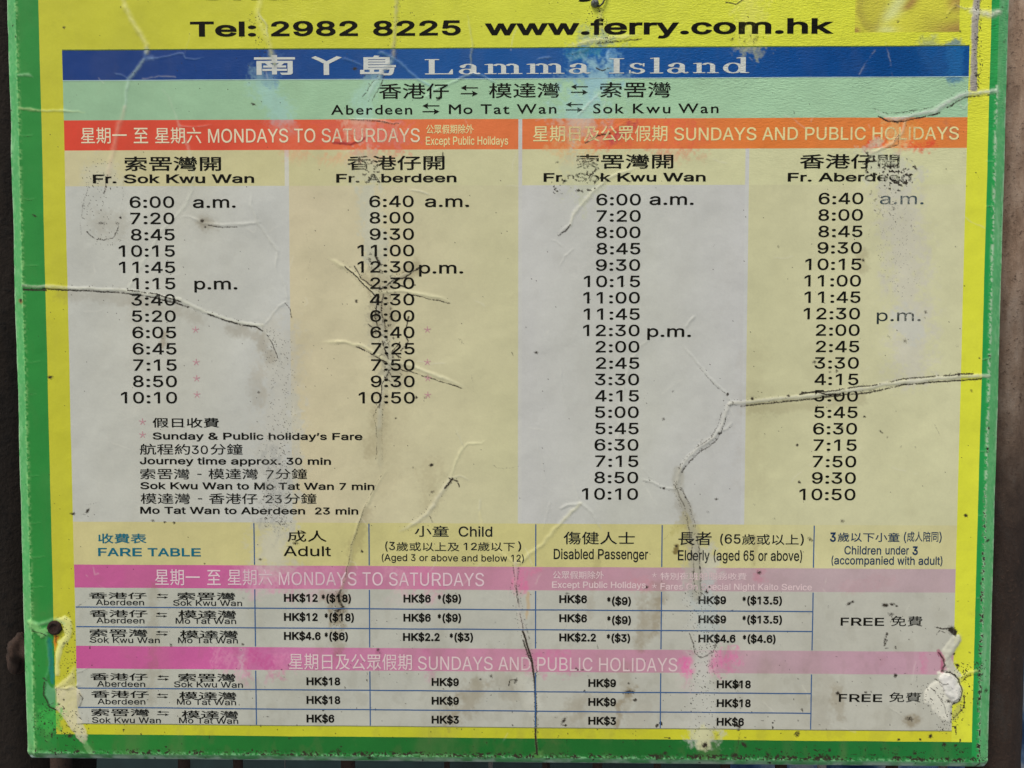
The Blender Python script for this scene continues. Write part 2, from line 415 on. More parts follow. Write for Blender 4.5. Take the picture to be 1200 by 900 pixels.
stroke([(1030, 190), (1055, 215)], 21, (172, 176, 160), .6, .8, wear=.6)
specks([(1020, 192), (1050, 214), (1060, 200)], 15, .42, .8, big=True)
stroke([(1052, 225), (1056, 262), (1062, 300), (1064, 345), (1068, 380), (1068, 425)], 23, (179, 177, 166), .8, .7, soft=.7, wear=.45)
specks([(1040, 236), (1050, 262), (1048, 300), (1058, 330)], 24, .055, .55)
specks([(1030, 225), (1046, 245)], 14, .30, .5, big=True)
stroke([(1058, 372), (1070, 388)], 14, (176, 178, 173), .6, .6, wear=.3)
stroke([(120, 215), (115, 245), (122, 270)], 26, (170, 172, 166), .4, .4)
specks([(120, 205), (112, 250), (124, 272)], 24, .035, .8)
spot(119, 262, 3, .5, 2); spot(141, 255, 1.6, .95); spot(138, 262, 2, .5, 2, 20)
line([(102, 272), (112, 280), (122, 281), (133, 278), (139, 265)], .9, .75)
line([(104, 215), (97, 240), (94, 262), (96, 275)], .8, .45, brk=.5)
line([(144, 205), (144, 232), (142, 255)], .8, .4, brk=.5)
stroke([(876, 0), (884, 28), (880, 50)], 15, (200, 204, 110), .4, .9, grain=.5, wear=.25)
specks([(858, 40), (880, 50)], 12, .28, .55, big=True)
line([(850, 3), (862, 5), (875, -2)], 1.2, .8, brk=.25)
stroke([(825, 655), (820, 700), (824, 740), (822, 800), (826, 860)], 17, (172, 173, 168), .65, .6, wear=.3)
specks([(820, 700), (825, 760), (824, 800), (826, 850)], 20, .05, .85)
specks([(826, 735), (828, 770)], 14, .27, .45, big=True)
stroke([(826, 690), (830, 735)], 14, (150, 164, 168), .4, .8, wear=.35)
stroke([(805, 778), (808, 785)], 9, (198, 90, 150), .8, .7, grain=.4)
stroke([(838, 780), (850, 772)], 12, (196, 100, 152), .7, .9, grain=.6)
stroke([(824, 772), (822, 790)], 10, (172, 172, 168), .9, .6)
stroke([(826, 860), (825, 872)], 8, (186, 186, 150), .8, .5)
line([(808, 742), (815, 765), (822, 771), (836, 765), (840, 755)], .8, .75, brk=.4)
spot(820, 787, 2.2, .6, 1.6, -60)
# pink bands: ink lifting in stringy flakes
for x0, y0, x1, y1, w_, c_, a_, g_ in (
        (292, 672, 310, 684, 13, (200, 150, 176), .75, .6), (330, 668, 345, 684, 16, (190, 110, 150), .5, .7), (262, 670, 285, 684, 10, (170, 60, 130), .5, .7),
        (352, 676, 395, 680, 22, (184, 134, 158), .6, .5), (296, 690, 296, 700, 5, (196, 140, 170), .6, .8), (488, 672, 500, 686, 17, (194, 96, 146), .6, .8),
        (465, 672, 470, 684, 12, (196, 150, 166), .6, .7), (612, 668, 608, 690, 8, (196, 90, 142), .6, .6), (630, 666, 622, 672, 4, (196, 100, 140), .6, .7),
        (610, 682, 614, 688, 7, (200, 90, 140), .5, .7), (262, 768, 282, 780, 14, (198, 140, 168), .8, .8), (284, 762, 286, 792, 5, (178, 168, 172), .8, .7),
        (300, 770, 322, 778, 12, (174, 50, 124), .7, .8), (290, 780, 294, 793, 4, (176, 60, 128), .8, .8), (318, 786, 312, 800, 3, (190, 130, 160), .6, .8),
        (328, 770, 336, 778, 10, (198, 140, 170), .7, .8), (285, 795, 290, 806, 3, (190, 130, 160), .6, .8), (500, 762, 506, 790, 6, (176, 90, 140), .6, .7),
        (640, 772, 660, 776, 14, (186, 90, 144), .75, .2), (612, 770, 618, 785, 8, (184, 130, 156), .6, .6), (804, 805, 812, 812, 10, (196, 150, 168), .4, .9),
        (1082, 768, 1084, 786, 4, (190, 90, 140), .6, .4), (1036, 772, 1033, 776, 4, (150, 110, 120), .4, .4), (808, 790, 806, 808, 5, (186, 130, 160), .5, .8),
        (745, 684, 757, 688, 8, (186, 120, 130), .5, .5), (889, 670, 888, 676, 6, (180, 90, 120), .6, .5), (1040, 682, 990, 690, 8, (168, 120, 130), .3, .6),
        (395, 767, 392, 778, 5, (150, 80, 100), .5, .6), (444, 762, 445, 772, 4, (130, 60, 90), .6, .6), (520, 700, 455, 705, 6, (190, 160, 172), .3, .8)):
    stroke([(x0, y0), (x1, y1)], w_, c_, a_*.55, .95, grain=max(g_, .6), wear=.25 if c_[1] > 120 else .05, clip='fh_b' if y0 < 740 else 'p2_t')
# brown water stains
for p_, w_, a_ in (([(775, 690), (762, 720), (755, 750)], 9, .28), ([(772, 705), (768, 745)], 4, .35), ([(755, 700), (748, 760)], 5, .25), ([(740, 810), (726, 825), (724, 850)], 4, .55),
                   ([(560, 800), (548, 825), (535, 838)], 10, .35), ([(530, 825), (528, 840)], 9, .25), ([(735, 780), (734, 830)], 7, .22), ([(1075, 842), (1066, 846)], 6, .55),
                   ([(980, 810), (984, 840)], 5, .3), ([(392, 720), (396, 760)], 6, .35), ([(680, 820), (674, 835)], 9, .22), ([(757, 826), (745, 850)], 12, .13),
                   ([(180, 690), (180, 760), (177, 820)], 5, .22), ([(590, 798), (600, 812)], 12, .22), ([(885, 630), (884, 660)], 4, .3), ([(700, 655), (690, 720)], 4, .2),
                   ([(455, 470), (452, 560)], 18, .10), ([(505, 545), (505, 590)], 9, .18), ([(1010, 300), (1014, 316)], 6, .3), ([(192, 392), (193, 402)], 4, .5),
                   ([(380, 700), (398, 712)], 6, .35), ([(880, 420), (884, 560)], 14, .09), ([(300, 440), (302, 470)], 8, .18), ([(970, 800), (960, 850)], 10, .14), ([(640, 850), (690, 840)], 14, .14)):
    stroke(p_, w_, (118, 102, 72), a_, .9, soft=.8)
for p_, w_, a_ in (([(436, 330), (448, 345), (450, 375)], 13, .35), ([(470, 322), (486, 314)], 7, .4), ([(455, 425), (470, 434)], 12, .3), ([(446, 470), (440, 530)], 9, .22), ([(70, 344), (150, 350), (230, 372)], 7, .22), ([(270, 386), (300, 392), (318, 420)], 6, .3), ([(880, 480), (960, 474), (1010, 466)], 6, .22), ([(800, 590), (812, 640), (816, 690)], 8, .25), ([(430, 600), (412, 650), (402, 700)], 6, .3), ([(398, 700), (398, 730)], 8, .45), ([(160, 352), (165, 420)], 8, .12), ([(118, 262), (140, 262)], 12, .2), ([(238, 262), (250, 264)], 6, .35)):
    stroke(p_, w_, (112, 98, 70), a_, .8, soft=.8)
# --- film folds, top left
crease([(139, -12), (150, 15), (160, 33), (171, 52), (172, 60)], 5.0, 2.2, .6, .15, (0, 0), (210, 208, 130))
crease([(171, 58), (170, 68), (178, 68)], 4.5, .7, .35, .2, (0, 0), (120, 150, 190))
crease([(175, 69), (195, 66), (214, 62), (218, 68), (228, 70), (240, 66)], 1.6, .55, .3, .1, (0, 1), (110, 140, 180))
crease([(216, 62), (221, 48), (222, 38)], .8, .2, .1, .2)
crease([(168, 70), (160, 82), (150, 94), (148, 110), (146, 128)], 3.4, .55, .32, .12, (0, 0), (170, 195, 185))
crease([(150, 92), (142, 88), (134, 86)], 1.4, .4, .3, .1, (0, 1), (110, 140, 180))
crease([(146, 126), (139, 148), (132, 178), (127, 205), (123, 222)], 4.4, .5, .26, .15, (0, 1), (206, 170, 150))
line([(126, 205), (124, 218), (121, 226)], 1.2, .7)
crease([(191, 104), (198, 115), (205, 132), (209, 147), (216, 160), (222, 180), (226, 205), (225, 222), (219, 238), (206, 254), (190, 270), (178, 290), (162, 318), (152, 337)], 3.2, .42, .2, .12, (1, 0), (184, 190, 176))
crease([(209, 147), (225, 149), (248, 146)], 1.5, .3, .25, .05, (0, 1), (205, 160, 150))
crease([(206, 256), (222, 254), (238, 262), (262, 264), (290, 262), (304, 260)], 2.6, .6, .3, .2, (1, 0))
line([(244, 264), (262, 267), (278, 266)], .8, .8, brk=.3); spot(237, 259, 2.6, 1, 1, 0, .3); spot(240, 266, 1.5, .9)
crease([(295, 220), (294, 240), (303, 262), (318, 283), (325, 294), (322, 312), (325, 326)], 2.4, .8, .4, .12, (1, 1))
crease([(328, 318), (335, 336), (338, 356)], 2, .5, .3, .1)
crease([(21, 88), (33, 88), (38, 91)], 2.2, .9, .4, .1, (0, 1), (150, 190, 150))
crease([(23, 127.5), (45, 129), (75, 130), (100, 132)], 2.2, 1.0, .5, .3, (0, 1), (180, 196, 140))
# --- left crack
crease([(28, 335.5), (55, 336), (90, 338), (140, 340), (165, 343), (190, 348), (212, 352), (232, 361), (260, 373), (290, 380), (308, 382)], 3.0, 1.2, .45, .5, (0, 0), (178, 180, 164), wear=.5, flat=.5)
line([(50, 338.5), (100, 341), (140, 343), (165, 346), (185, 350), (205, 355), (222, 360)], 1.1, .9, .6, .42); line([(150, 340), (185, 345), (212, 354)], 1.0, .9, .6, .44)
line([(244, 368), (262, 375), (285, 381), (300, 383), (308, 388)], 1.2, .9, .3, .36)
line([(28, 339.5), (54, 340)], 1.5, .95, .2, .1)
crease([(305, 382), (316, 395), (324, 412), (329, 430)], 3.0, .9, .3, .35, (0, 1))
crease([(312, 378), (320, 368), (328, 358), (340, 352)], 2.2, .6, .3, .3, (0, 1)); line([(334, 355), (341, 364), (343, 372)], .9, .7)
line([(308, 384), (318, 400), (326, 420)], .8, .8, .6, .4)
# --- top hubs
crease([(308, -10), (302, 12), (303, 25), (310, 38), (316, 52), (319, 66), (322, 78)], 5.0, .7, .5, .3, (0, 0), (198, 198, 120), wear=.3)
crease([(303, 14), (312, 30), (314, 44)], 2.0, .9, .4, .3)
specks([(300, 20), (310, 60), (320, 80)], 12, .05, .8)
crease([(465, -10), (464, 20), (462, 45), (461, 66)], 4.0, .9, .62, .4, (0, 0), (150, 146, 118), wear=.3)
specks([(465, 0), (461, 60)], 9, .05, .8)
crease([(460, 68), (472, 76), (488, 92), (505, 102), (512, 105)], 2.8, 1.0, .35, .35, (0, 1), (110, 150, 190))
crease([(460, 68), (448, 62), (443, 62)], 3.0, 1.0, .4, .4, (0, 1), (90, 130, 150))
crease([(400, 68), (415, 72), (427, 78)], 2.4, .8, .35, .4, (1, 1), (90, 125, 170)); spot(416, 80, 2, .9, 2, 10); spot(427, 79, 2.2, .9)
crease([(458, 72), (448, 84), (438, 100), (430, 116)], 5.0, .8, .5, .5, (0, 1), (165, 190, 185), wear=.3)
line([(446, 84), (436, 98), (424, 116)], .9, .8); line([(452, 86), (444, 104), (436, 118)], .9, .7)
crease([(404, 133), (412, 140), (430, 140), (470, 145)], 1.6, .8, .4, .35, (1, 1), (190, 175, 160)); line([(410, 140), (440, 142), (468, 145)], .9, .7)
crease([(390, 166), (410, 169), (424, 164), (430, 160)], 1.6, .7, .1, .4, (1, 1), (150, 50, 50)); stroke([(390, 167), (412, 169), (428, 162)], 1.8, (140, 40, 45), .8, .3)
crease([(549, 18), (551, 40), (554, 52), (551, 66), (552, 86)], 2.2, .7, .3, .3, (1, 0), (170, 180, 140))
crease([(552, 87), (535, 95), (514, 103), (500, 112), (512, 118)], 2.4, .9, .35, .25, (0, 1), (160, 190, 180))
crease([(552, 87), (566, 89), (582, 97)], 2.2, .9, .3, .2, (0, 1), (130, 165, 190))
spot(514, 115, 2.2, .9, 1.8, -30)
crease([(704, 14), (703, 26), (706, 38)], 3.6, 1.0, .6, .8, (0, 1), (170, 168, 110), wear=.5)
specks([(697, 20), (708, 40)], 14, .09, .9)
crease([(668, 54), (690, 48), (718, 45), (748, 41)], 4.2, 1.4, .55, .3, (1, 1), (206, 206, 150)); line([(700, 51), (730, 48), (752, 46)], 1.0, .8)
crease([(668, 64), (685, 59), (692, 56)], 3.0, .9, .3, .4, (1, 1), (90, 130, 120))
crease([(714, 58), (712, 70), (718, 76)], 2.6, 1.0, .45, .4, (1, 1), (140, 170, 190)); line([(698, 80), (706, 83), (716, 80)], 1.2, .9)
crease([(628, 70), (638, 68), (646, 67)], 1.4, .8, .3, .5, (1, 1), (130, 160, 190))
crease([(704, 108), (694, 118), (682, 130), (674, 138)], 2.6, .7, .35, .2, (1, 1), (190, 200, 190))
crease([(684, 168), (698, 158), (720, 152), (735, 141)], 2.2, 1.0, .15, .5, (1, 1), (190, 80, 80)); line([(686, 168), (700, 160), (716, 156)], 1.1, .85)
crease([(748, 196), (712, 209), (696, 224), (682, 240), (672, 252), (668, 264)], 3.4, 1.3, .5, .3, (1, 0), (190, 190, 170), wear=.4)
crease([(670, 262), (660, 270), (655, 276)], 2, .7, .3, .5, (0, 1)); line([(668, 264), (662, 272), (656, 276)], 1., .9)
crease([(645, 280), (652, 282), (660, 290)], 1.4, .35, .2, .3); crease([(674, 290), (662, 302), (654, 313)], 1.4, .5, .3, .1)
# --- top right
poly([(1143, -22), (1151, -22), (1147, 20), (1145, 60), (1145, 107), (1136.5, 107), (1138, 50), (1139, 10)], (142, 137, 134), .97, .7, .35, lift=.5, wear=1, dirt=.35, mott=.05)
crease([(1141, 50), (1140.5, 106)], 2.5, .3, .15, .1, (0, 0), (120, 112, 120))
specks([(1147, 0), (1146, 60), (1146, 100)], 5, .16, .9)
crease([(1139, 13), (1150, 16), (1160, 17), (1170, 14)], 6.5, 2.2, .95, .15, (0, 0), (188, 188, 176), wear=1)
crease([(1167, 106.5), (1145, 109), (1125, 112), (1110, 120), (1095, 131), (1070, 135), (1050, 140), (1040, 139), (1028, 131)], 4.4, 1.9, .82, .55, (0, 1), (176, 182, 178), wear=.8)
line([(1030, 137), (1042, 143), (1060, 142), (1090, 136), (1100, 132)], 1.1, .9); line([(1110, 126), (1130, 115), (1160, 111)], 1.1, .8)
line([(1024, 128), (1040, 134), (1070, 130), (1095, 126)], .8, .7, brk=.42)
crease([(1062, 142), (1056, 156), (1046, 168), (1028, 178), (1014, 182)], 2.6, 1.0, .55, .35, (0, 1), (200, 190, 165), wear=.7)
line([(1048, 166), (1054, 156), (1052, 170), (1040, 174)], .8, .7)
crease([(1128, 108), (1124, 122), (1130, 128), (1138, 118)], 1.8, .6, .3, .3)
crease([(1108, 20), (1116, 8), (1124, 2)], 3, 1.2, .3, .6, (1, 1), (180, 180, 90)); crease([(1120, 6), (1132, 10), (1142, 9)], 2, .9, .4, .7)
# --- second column crumples
crease([(385, 302), (398, 310), (412, 319), (424, 330), (437, 343)], 3.2, 1.2, .4, .4, (1, 0), (206, 202, 160)); line([(404, 313), (420, 326), (432, 340), (440, 346)], 1.1, .9); line([(415, 312), (424, 326), (436, 336)], 1., .85)
crease([(438, 342), (455, 332), (470, 324), (488, 316)], 3.0, .9, .25, .9, (0, 1)); line([(445, 340), (462, 328), (474, 326), (490, 314)], 1.3, .95, 1, .38); line([(462, 332), (478, 338), (486, 334)], 1.2, .9)
line([(440, 300), (446, 310)], 1.6, .9)
crease([(440, 343), (470, 341), (490, 344), (510, 348), (530, 353)], 3.2, 1.2, .45, .3, (0, 1), (206, 204, 165)); line([(478, 344), (505, 351), (528, 356)], .9, .85)
crease([(438, 345), (446, 372), (450, 398), (458, 424)], 4, .9, .25, .7, (0, 0)); line([(442, 350), (440, 372), (448, 400), (455, 420)], 1.2, .9); line([(450, 345), (446, 362), (454, 392)], 1., .85); line([(432, 380), (442, 388), (452, 396)], .9, .8)
line([(479, 372), (474, 392), (478, 400), (470, 412)], 1.2, .9); line([(468, 402), (460, 412), (470, 420)], 1., .85)
crease([(376, 401), (405, 401), (425, 406), (442, 416), (457, 426)], 3.2, 1.2, .42, .35, (1, 0), (204, 202, 160)); line([(418, 407), (436, 416), (452, 424)], 1., .9)
crease([(457, 425), (480, 428), (500, 436), (525, 445), (543, 453)], 3.6, 1.5, .5, .35, (0, 1), (206, 206, 170)); line([(462, 433), (490, 438), (515, 447), (542, 455)], .9, .85)
crease([(457, 425), (450, 445), (446, 470), (445, 500)], 4, .6, .3, .5, (0, 0)); line([(456, 434), (448, 452), (445, 478)], .9, .85)
crease([(445, 480), (443, 520), (446, 552)], 5.5, .35, .28, .3, (0, 1), (160, 160, 140)); line([(446, 472), (438, 488), (442, 500), (441, 540)], .8, .6); line([(448, 480), (448, 540)], .7, .4)
stroke([(458, 428), (460, 445)], 12, (150, 148, 130), .5, .8); specks([(456, 425), (462, 442)], 12, .35, .6, big=True)
crease([(462, 545), (450, 556), (436, 580), (424, 604), (414, 630), (410, 655), (404, 680), (400, 695)], 3.0, .7, .3, .3, (1, 0), (170, 168, 138)); line([(448, 556), (430, 588), (412, 640), (402, 690)], .9, .6, .8, .45)
line([(400, 692), (396, 700), (402, 712), (394, 716)], 2.2, .75, 1, .35); specks([(398, 700), (396, 730)], 9, .12, .7)
crease([(478, 223), (494, 224), (505, 229)], 1.5, .5, .3, .15); crease([(388, 210), (400, 212)], 1.2, .2, .1, .1)
crease([(534, 502), (538, 512), (543, 524)], 1.4, .5, .2, .6)
crease([(571, 515), (564, 520), (548, 520), (541, 527), (534, 542), (528, 558)], 2.4, .9, .35, .1, (1, 0), (196, 196, 160))
crease([(528, 560), (520, 574), (508, 592), (500, 602), (488, 612), (468, 622)], 4.2, 1.4, .6, .45, (0, 1), (180, 178, 160)); line([(530, 560), (522, 572)], 1.5, .95, 1, .2); line([(526, 560), (536, 564), (538, 570)], 1.2, .9, 1, .3)
crease([(528, 560), (540, 557), (550, 562)], 1.6, .4, .2, .2); line([(503, 604), (506, 612)], 1., .7)
crease([(628, 512), (636, 540), (642, 570)], 1.2, .3, .15, .1); crease([(656, 420), (660, 460), (668, 490)], 1.4, .2, .12, .1); crease([(640, 600), (645, 588), (636, 622)], 1., .3, .1, .2)
# --- third column
crease([(770, 392), (752, 404), (738, 424), (731, 450), (727, 480), (725, 512), (724, 545)], 3.0, .4, .22, .18, (1, 1), (190, 190, 180))
crease([(816, 370), (808, 378), (803, 386)], 2.2, .8, .4, .1)
crease([(797, 402), (812, 418), (828, 438), (846, 456), (857, 471)], 2.4, .7, .3, .2, (1, 0)); line([(820, 432), (842, 455), (852, 463)], .7, .55, .8, .45)
crease([(1158, 441), (1130, 441), (1100, 443.5), (1070, 447), (1040, 450), (1015, 455), (990, 458), (960, 463), (930, 466), (895, 469), (870, 472), (856, 473)], 3.4, 1.3, .75, .6, (0, 0), (178, 178, 166), wear=1, warp=.6, flat=.6)
line([(1150, 444), (1100, 448), (1060, 451), (1020, 460), (990, 463), (950, 468), (900, 473), (868, 476)], 1.2, .9, .5, .36); line([(1140, 438), (1110, 440), (1060, 444), (1028, 451), (1000, 454), (968, 460), (940, 460)], 1.1, .9, .6, .42); line([(938, 462), (955, 459), (968, 463), (985, 462)], 1.2, .9, .6, .3)
spot(881, 467, 2.2, 1); spot(1124, 440, 2, 1); spot(924, 464, 2, .9); spot(852, 463, 1.8, 1)
crease([(856, 473), (849, 488), (844, 504), (836, 513), (820, 524), (806, 536), (797, 550), (792, 570)], 3.4, 1.4, .5, .75, (0, 0), (180, 180, 172), wear=.4)
crease([(843, 507), (853, 502), (860, 495)], 2.2, .9, .35, .5, (0, 1)); spot(843, 508, 2, 1)
crease([(751, 561), (764, 565), (778, 571), (792, 574)], 2.0, .8, .35, .6, (1, 0)); spot(778, 572, 2, 1)
crease([(792, 572), (800, 585), (806, 602), (810, 622), (814, 645), (817, 670), (818, 700)], 4.4, .8, .42, .85, (0, 0), (158, 156, 140), wear=.3)
stroke([(796, 552), (793, 570), (800, 585), (807, 603), (812, 625), (816, 650), (818, 700)], 5.5, (150, 148, 136), .55, .35)
line([(790, 568), (800, 588), (805, 605), (809, 628), (812, 655), (814, 690)], .9, .7, 1, .40); line([(799, 572), (808, 590), (814, 612), (819, 645), (822, 690)], .9, .65, 1, .42)
line([(845, 484), (840, 502), (834, 512), (820, 522), (806, 534), (796, 548), (792, 566)], .9, .6, 1, .44); line([(850, 490), (846, 508), (838, 518), (822, 529), (808, 541), (799, 553)], 1.0, .8, 1, .38)
stroke([(793, 640), (792, 646)], 3, (92, 74, 30), .8, .6); spot(792, 641, 2, .9)
stroke([(794, 618), (800, 612)], 8, (150, 140, 70), .3, .8)
crease([(750, 545), (765, 562)], 1, .2, .1, .1)
# --- fare table cracks
crease([(562, 590), (564, 612), (574, 634), (590, 650), (603, 661)], 3.4, .6, .32, .12, (1, 0), (196, 190, 140)); crease([(563, 585), (562, 600)], 2.4, .5, .3, .2)
crease([(680, 590), (670, 600), (652, 618), (636, 638), (620, 650), (608, 661)], 3.6, 1.2, .42, .12, (0, 0), (196, 194, 150)); crease([(680, 590), (668, 592), (654, 597)], 3, 1.2, .45, .15, (0, 1)); crease([(680, 590), (694, 601), (706, 621)], 2.8, .9, .35, .1, (0, 1)); crease([(670, 560), (676, 576), (680, 590)], 1.6, .4, .2, .1, (1, 0))
crease([(605, 660), (604, 680), (607, 705), (612, 732), (617, 752), (622, 772), (626, 790)], 4.4, .9, .45, .6, (0, 0), (172, 162, 158), wear=.3)
line([(601, 664), (604, 682), (606, 700), (612, 730), (616, 752)], .9, .7, .6, .42); line([(608, 664), (606, 690), (610, 722)], .8, .6, .6, .45)
line([(613, 740), (618, 755), (623, 772), (627, 800), (628, 830), (628, 862), (630, 884)], 1.5, 1.0, .5, .12); line([(613, 750), (618, 765), (622, 775)], 1.2, .9, .6, .3)
crease([(627, 792), (628, 830), (629, 860), (630, 884)], 2.2, 1.1, .35, .6, (0, 0), (150, 156, 120))
stroke([(612, 800), (620, 815), (626, 828)], 9, (182, 183, 176), .6, .4, lift=.15); crease([(611, 792), (614, 812), (624, 832)], 1., .3, .1, .25)
crease([(597, 690), (596, 706), (602, 716)], 1.2, .3, .15, .25); stroke([(632, 884), (627, 886)], 5, (70, 120, 60), .8, .5)
spot(604, 798, 2, .8, 2, -60); line([(596, 804), (598, 797), (606, 797), (604, 803)], .9, .8); spot(620, 800, 1, .4)
stroke([(619, 695), (618, 725)], 1.6, (170, 140, 90), .5, .6)
# --- bottom left: film torn round the rusty bolt
poly([(66, 726), (76, 721), (84, 727), (85, 740), (80, 752), (73, 760), (70, 775), (70, 792), (65, 792), (66, 765), (68, 752), (76, 744), (74, 731)], (196, 198, 128), .85, lift=.5, dirt=.5)
poly([(56, 747), (61, 749), (63, 775), (64, 801), (60, 801), (57, 780)], (30, 112, 104), .8)
poly([(63, 744), (69, 745), (66, 756), (65, 763)], (184, 104, 28), .9)
line([(66, 744), (66, 752)], 1.2, .6, 1, .1)
crease([(34, 729), (46, 731), (56, 728), (66, 725), (76, 730)], 3.6, 1.3, .45, .3, (0, 0), (140, 190, 140)); stroke([(37, 733), (46, 738), (50, 741)], 5.5, (120, 176, 110), .75, .7, lift=.8); line([(38, 740), (50, 742), (54, 746)], .9, .8)
crease([(53, 742), (57, 760), (58, 780), (54, 796), (53, 812), (58, 824), (66, 830)], 3.0, 1.2, .35, .35, (0, 0), (80, 140, 100)); line([(52, 800), (51, 815), (58, 828), (66, 831)], 1.1, .9, .8, .3)
poly([(55, 800), (60, 806), (66, 806), (66, 829), (60, 826), (54, 815)], (96, 152, 112), .75, lift=.3, dirt=.5)
crease([(66, 806), (78, 800), (84, 792), (88, 782)], 5, 2.2, .5, .5, (0, 1), (190, 186, 140), wear=.3); crease([(66, 806), (84, 806), (96, 800)], 3.2, 1.3, .4, .4, (0, 1)); crease([(78, 795), (92, 788), (106, 781)], 1.2, .5, .1, .5)
poly([(66, 807), (84, 802), (93, 808), (96, 814), (90, 830), (97, 848), (103, 862), (100, 873), (92, 866), (82, 852), (72, 838), (66, 829)], (190, 184, 158), .8, lift=.45, wear=.35, dirt=.35)
poly([(66, 806), (74, 796), (88, 790), (90, 802), (80, 808)], (180, 176, 120), .7, lift=.4)
poly([(99, 866), (114, 889), (107, 889), (97, 872)], (112, 160, 104), .5, mott=.3)
crease([(88, 832), (94, 850), (99, 868)], 2.6, .9, .3, .15); crease([(96, 864), (106, 880), (112, 888)], 3.5, .7, .3, .1, (0, 1), (96, 150, 90))
line([(94, 812), (98, 818), (92, 830)], .9, .7)
stroke([(52, 838), (62, 850), (66, 838)], 9, (60, 160, 70), .7, .9, grain=.4)
specks([(55, 845), (70, 850), (85, 850)], 22, .07, .95); specks([(60, 848), (84, 868)], 20, .24, .85, big=True); spot(82, 862, 3, 1, 1.3); spot(53, 849, 2, 1); spot(75, 819, 1.6, .9)
line([(88, 712), (105, 702)], .7, .5); specks([(76, 726), (84, 750), (80, 790)], 9, .08, .85)
# --- bottom right: film blistered and torn
poly([(1083, 812), (1090, 803), (1097, 798), (1101, 799), (1098, 788), (1104, 785), (1112, 787), (1121, 794), (1127, 805), (1127, 816), (1121, 824), (1115, 829), (1113, 847), (1104, 844), (1096, 836), (1091, 828), (1084, 824)], (197, 196, 187), .9, .8, .9, lift=.4, wear=.9, dirt=.35)
poly([(1104, 787), (1113, 788), (1122, 796), (1126, 806), (1124, 819), (1116, 823), (1110, 815), (1104, 806), (1100, 796)], (208, 206, 197), .85, 1.2, .9, lift=.9, dirt=.6, mott=.45)
crease([(1100, 790), (1112, 788), (1123, 796), (1127, 808), (1124, 820), (1117, 824)], 4, 2.0, .6, .3, (0, 0), (186, 186, 176)); line([(1104, 787), (1114, 788), (1124, 797), (1128, 810), (1124, 822), (1117, 826)], 1.1, .85, .6, .3)
crease([(1106, 800), (1114, 810), (1116, 820)], 3.4, 1.6, .5, .5); line([(1096, 796), (1106, 802), (1110, 800)], 1., .7); spot(1112, 822, 2.4, .8, 1.8); spot(1119, 824, 1.8, .9)
crease([(1110, 786), (1108, 772), (1112, 764), (1120, 756), (1124, 746)], 5.5, 1.6, .6, .3, (0, 0), (170, 171, 158))
poly([(1104, 762), (1109, 756), (1116, 745), (1124, 743), (1127, 751), (1119, 762), (1115, 770), (1120, 782), (1127, 792), (1121, 795), (1112, 788), (1107, 776)], (180, 180, 168), .9, lift=.4, dirt=.3)
spot(1115, 739, 3.8, 1.2, 1.6, 25); spot(1119, 742, 3, 1.2); line([(1098, 736), (1106, 738), (1113, 737)], 1.2, .9); line([(1098, 744), (1102, 740), (1108, 742)], .9, .7)
line([(1101, 766), (1106, 772), (1108, 780), (1103, 787)], 1.2, .8, 1, .3); stroke([(1100, 764), (1106, 772), (1104, 786)], 2.2, (150, 40, 90), .6, .5)
crease([(1126, 794), (1136, 788), (1150, 786)], 3.4, 1.5, .5, .6, (0, 1), (196, 196, 130)); line([(1128, 799), (1138, 792), (1152, 790)], 1.1, .8)
specks([(1124, 785), (1134, 815), (1120, 840)], 12, .06, .95); spot(1122, 780, 2.4, 1); spot(1118, 766, 2, .9); line([(1130, 815), (1130, 830), (1118, 842)], 1.1, .8, 1, .35)
poly([(1116, 838), (1123, 826), (1129, 829), (1122, 842), (1116, 846)], (164, 164, 96), .7, dirt=.5); specks([(1090, 815), (1108, 846)], 15, .07, .9); line([(1090, 806), (1098, 812), (1106, 826), (1110, 840)], .8, .6, 1, .4); line([(1100, 800), (1107, 808), (1104, 820)], .8, .6, 1, .4); specks([(1124, 784), (1150, 780)], 6, .15, .9)
crease([(1040, 827), (1055, 838), (1062, 844)], .9, .3, .1, .3); spot(1066, 843, 3.0, .8, 1.8, 20, .15)
# --- folds at the green edge
for y0 in (158, 232, 311, 424, 461, 557, 612, 652, 688):
    crease([(21+y0*.021, y0), (27+y0*.021, y0+1), (30+(y0*7%11)+y0*.021, y0)], .9, .35, .12, .5, (0, 1), (130, 190, 120))
for y0 in (188, 242, 420, 528, 603, 700):
    crease([(1168-y0*.019, y0), (1158-y0*.019, y0+1)], 1.0, .5, .3, .6, (0, 1), (140, 190, 140))
spot(58, 442, 2, 1, 2, 20); spot(40, 253, 1.6, .9, 2, 10); spot(24, 352, 2.2, .9); stroke([(23, 352), (25, 354)], 2.4, (120, 70, 30), .8, .3)
